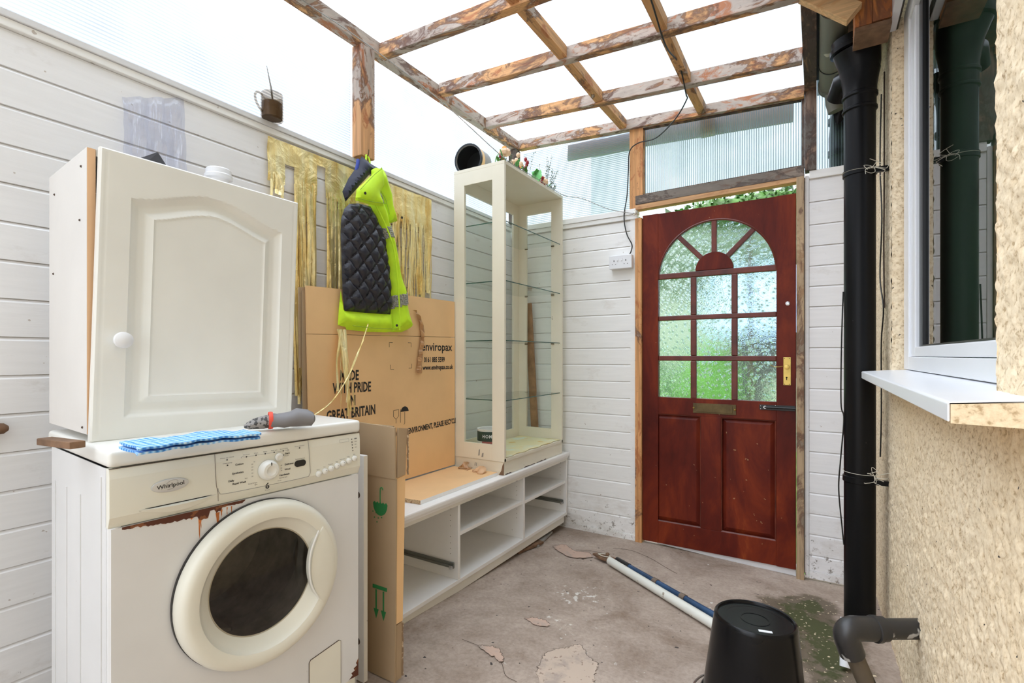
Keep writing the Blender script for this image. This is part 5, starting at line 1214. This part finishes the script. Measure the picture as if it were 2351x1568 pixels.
for rr_ in (.04,.085):
    m=MB(); m.lathe((0,0,.2772),(0,0,1),[(rr_-.002,0),(rr_-.002,.0016),(rr_+.002,.0016),(rr_+.002,0)],40); m.build('moulded_ring',M['bin'],bk,True)

# ---- drainpipes and gutter
dp=empty('black_soil_pipe',(.154,2.545,0)); tag(dp,'thick black soil pipe running down beside the cream house wall','drainpipe')
m=MB(); m.lathe((0,0,0),(0,0,1),[(0,.0),(.056,.0),(.056,2.18),(.0,2.18)],40); m.build('pipe',M['pipe'],dp,True)
m=MB(); m.lathe((0,0,2.17),(0,0,1),[(.057,0),(.0625,.004),(.0625,.012),(.058,.016),(.058,.055),(.0635,.060),(.0635,.070),(.060,.074),(.060,.10),(.066,.14),(.072,.17),(.0,.17)],40); m.build('socket_collar',M['pipe'],dp,True)
m=MB(); m.tube([(0,0,2.29),(.0,-.0,2.36),(-.012,-.015,2.43)],[.062,.074,.085],28); m.build('branch',M['pipe'],dp,True)
m=MB(); m.tube([(-.0,0,2.33),(-.055,.06,2.34),(-.075,.12,2.30)],[.05,.045,.042],20); m.build('side_arm',M['pipe'],dp,True)
m=MB(); m.lathe((-.012,-.015,2.425),(-.1,-.1,1),[(.080,0),(.094,.003),(.094,.02),(.086,.024),(.086,.05),(.070,.05),(0,.0)],28); m.build('hopper_rim',M['pipe'],dp,True)
for z in (1.90,.62):
    m=MB(); m.lathe((0,0,z),(0,0,1),[(.0565,0),(.0605,.002),(.0605,.024),(.0565,.026)],32); m.box(.05,.10,-.035,-.015,.0+z,z+.02); m.build('pipe_bracket',M['pipe'],dp,True)
r=random.Random(5)
def tie(z,seed):
    r=random.Random(seed); m=MB(); 
    m.lathe((0,0,z),(.05,0,1),[(.0605,0),(.0625,.001),(.0605,.002)],28)
    for k in range(7):
        a=Vector((.045,-.052,z)); p=[a]; 
        for q in range(3): a=a+Vector((r.uniform(-.03,.035),r.uniform(-.02,.004),r.uniform(-.022,.022))); p.append(a)
        m.tube(smoothpts(p,4),.0011,4)
    m.build('string_tie',M['string'],dp)
tie(1.915,1); tie(.66,2)
T('thin_cable',smoothpts([(-.058,-.012,1.42),(-.064,-.012,1.2),(-.066,-.014,.95),(-.056,-.016,.88),(-.068,-.012,.7),(-.074,-.012,.58),(-.062,-.015,.42),(-.056,-.016,.35)],8),.003,M['cable'],dp,6)
d2=empty('rear_black_pipe',(.10,3.14,0)); tag(d2,'slimmer black rainwater pipe dropping behind the right-hand white panel','drainpipe')
m=MB(); m.tube([(0,0,1.3),(-.01,0,2.30),(.0,-.02,2.40),(.03,-.06,2.50)],[.036,.036,.038,.042],24); m.build('pipe',M['pipe'],d2,True)
for z in (2.20,2.37): m=MB(); m.lathe((-.008,0,z),(0,0,1),[(.036,0),(.043,.002),(.043,.03),(.036,.032)],28); m.build('pipe_collar',M['pipe'],d2,True)
gt=empty('olive_gutter',(0,0,0)); tag(gt,'olive grey half-round gutter along the eaves above the black pipes','gutter')
m=MB(); V=[];F=[]; n=14
for y in (2.35,3.02):
    for rr_ in (.052,.048):
        for k in range(n+1): a=PI+PI*k/n; V.append((.062+rr_*math.cos(a),y,2.535+rr_*math.sin(a)))
N=n+1
for k in range(n): F+=[(k,k+1,2*N+k+1,2*N+k),(N+k+1,N+k,3*N+k,3*N+k+1),(k+1,k,N+k,N+k+1),(2*N+k,2*N+k+1,3*N+k+1,3*N+k)]
F+=[(0,2*N,3*N,N),(N-1,2*N-1,4*N-1,3*N-1)]
m.add(V,F); m.build('gutter_trough',M['pipeolive'],gt,True)
m=MB(); m.lathe((.062,3.0,2.535),(0,1,0),[(0,0),(.056,0),(.056,.05),(.0,.05)],28); m.tube([(.068,3.03,2.53),(.075,3.035,2.44),(.085,3.04,2.40)],.036,20); m.build('gutter_outlet',M['pipeolive'],gt,True)
m=MB(); m.lathe((.062,2.80,2.535),(0,1,0),[(.0525,0),(.055,0),(.055,.006),(.0525,.006)],28); m.build('gutter_joint',M['gasket'],gt,True)
eav=struct(empty('trim_eaves'))
B('gap_shade_strip',.0,.012,.3,3.08,2.60,2.72,M['void'],eav); B('soffit',.002,.262,.3,3.3,2.615,2.63,M['block'],eav)  # near-black strip coloured as the shade in the gap beside the roof beam
bxs=empty('eaves_timber_box',(0,0,0)); tag(bxs,'orange stained timber box end tucked under the eaves beside the window','timber box')
B('box_board',.123,.176,2.28,2.40,2.388,2.60,M['orangewood'],bxs,.002); B('box_board',.177,.236,2.28,2.40,2.392,2.60,M['orangewood'],bxs,.002)
B('box_bottom',.123,.236,2.285,2.42,2.370,2.387,M['block'],bxs)
m=MB(); m.beam((-.04,2.24,2.560),(.119,2.24,2.415),.04,.07); tag(m.build('eaves_bracket',M['pinewood'],None,bevel=.002),'short bare pine bracket sloping down to the orange timber box','timber')
# waste pipe
wp_=empty('black_waste_pipe',(0,0,0)); tag(wp_,'dusty black waste pipe with elbow coming out of the cream wall','waste pipe')
m=MB(); m.tube([(.262,1.845,.362),(.150,1.765,.366)],.0275,24); m.build('pipe',M['pipedirty'],wp_,True)
m=MB(); m.tube(smoothpts([(.165,1.775,.366),(.120,1.745,.368),(.085,1.715,.372),(.072,1.705,.355),(.080,1.712,.32),(.086,1.718,.30)],5),.033,24); m.build('elbow',M['pipedirty'],wp_,True)
m=MB(); m.lathe((.150,1.765,.3665),(-.82,-.57,.02),[(.033,0),(.0365,.002),(.0365,.014),(.033,.016)],24); m.build('elbow_collar',M['pipedirty'],wp_,True)
m=MB(); m.tube([(.084,1.716,.315),(.175,1.80,.06)],.024,20); m.build('down_pipe',M['pipebrown'],wp_,True)
m=MB(); m.tube([(.090,2.19,.19),(.086,2.12,fz(.09,2.12)+.01)],.017,16); tag(m.build('grey_conduit',M['white'],None,True),'short pale grey pipe end standing behind the black waste pipe','pipe')
wc=T('wall_cable',smoothpts([(.243,2.72,2.3),(.240,2.74,2.0),(.243,2.70,1.75),(.240,2.74,1.5),(.243,2.64,1.35),(.241,2.70,1.2),(.243,2.72,.9),(.241,2.74,.7)],8),.003,M['cable'],None,6); tag(wc,'thin black cable running down the cream wall beside the soil pipe','cable')

# ================================================================ OUTSIDE
gr=MB(); gr.box(-40,40,4.6,45,-.20,-.06); gr.box(-40,.24,3.13,4.6,-.20,-.06); lw=gr.build('lawn',M['grass']); lw['kind']='stuff'; tag(lw,'green lawn outside seen as a green blur through the door glass','grass')
g2=MB(); g2.box(-40,-1.95,-8,3.129,-.3,-.1); g2.box(.55,40,-8,3.129,-.3,-.1); g2.box(-1.949,.549,-8,-1.51,-.2,.15); struct(g2.build('ground',M['floor']))
def bushobj(name,c,r,mat,label,cat,n=420,sq=(1,1,1),ls=.05,seed=0):
    o=empty(name,c); rr=random.Random(seed); m=MB(); 
    m.ball((0,0,0),r*.8,20,0,sq); core=m.build('foliage_mass',M[mat],o,True)
    for v in core.data.vertices: v.co*=1+.25*noise.noise(v.co*4/r+Vector((seed,0,0)))
    m=MB()
    for k in range(n):
        d=Vector((rr.gauss(0,1),rr.gauss(0,1),rr.gauss(0,1))).normalized(); p=Vector((d.x*sq[0],d.y*sq[1],d.z*sq[2]))*r*rr.uniform(.78,1.05)
        a=Vector((rr.gauss(0,1),rr.gauss(0,1),rr.gauss(0,1))).normalized()*ls; b=a.cross(d).normalized()*ls*.5
        m.add([p-a,p-b,p+a,p+b],[(0,1,2,3)])
    lf=m.build('leaves',M[mat],o); lf['kind']='stuff'
    T('trunk',[(0,0,0),(.02,0,-c[2]*.5),(0,0,-c[2]-.08)],[r*.10,r*.11,r*.14],M['block'],o,10)
    return tag(o,label,cat)
bushobj('shrub',(-1.0,5.7,.66),.60,'bush','bright green shrub blurred behind the lower middle door panes','shrub',500,(.55,.6,1.05),.06,1)
bushobj('shrub',(-2.0,7.2,.55),.62,'darkbush','darker green shrub blurred behind the lower left door panes','shrub',500,(.62,.6,1.0),.06,2)
bushobj('tree',(-1.7,13.5,3.6),1.5,'tree','grey green tree seen through the arched top of the door','tree',900,(2.4,1,1.0),.2,3)
bushobj('hedge_top',(-.38,3.60,2.10),.12,'leaf','leafy green hedge top showing through the gap above the red door','hedge',900,(4.6,1.0,1.0),.02,4)
sh=empty('stand_in_shed',(0,0,0)); tag(sh,'made-up charcoal shed, its pale blue top standing in for sky behind the right door panes','shed')  # invented shed for an unidentified blur; blue top takes the place of sky
m=MB(); m.box(-1.0,.9,7.6,9.6,-.06,1.45); m.build('shed_wall',M['shedwall'],sh)
m=MB(); m.prism([(7.5,1.451),(9.7,1.451),(9.7,2.45),(8.2,2.45)],0,-1.35,1.0); m.build('shed_sky_block',M['shedsky'],sh)
m=MB(); m.box(-.55,.3,7.2,7.5,-.06,.85); m.build('shed_step',M['fence'],sh)
fc=empty('pale_fence',(0,0,0)); tag(fc,'pale grey garden fence blurred behind the left door panes','fence')
for k in range(24): B('fence_board',-6+k*.25,-5.76+k*.25,10.4,10.43,-.06,2.3,M['fence'],fc)
nh=empty('neighbouring_house',(0,0,0)); tag(nh,'pale rendered house dimly seen through the fluted sheets above the door','house')
m=MB(); m.box(-6.6,7,16,24,-.06,14.6); m.build('house_wall',plain('pale_render',(.72,.75,.80),.8,var=.1,vs=.6),nh)
m=MB(); m.prism([(15.6,14.601),(24.4,14.601),(20,17.5)],0,-6.9,7.3); m.build('house_roof',plain('grey_roof',(.30,.29,.29),.8),nh)
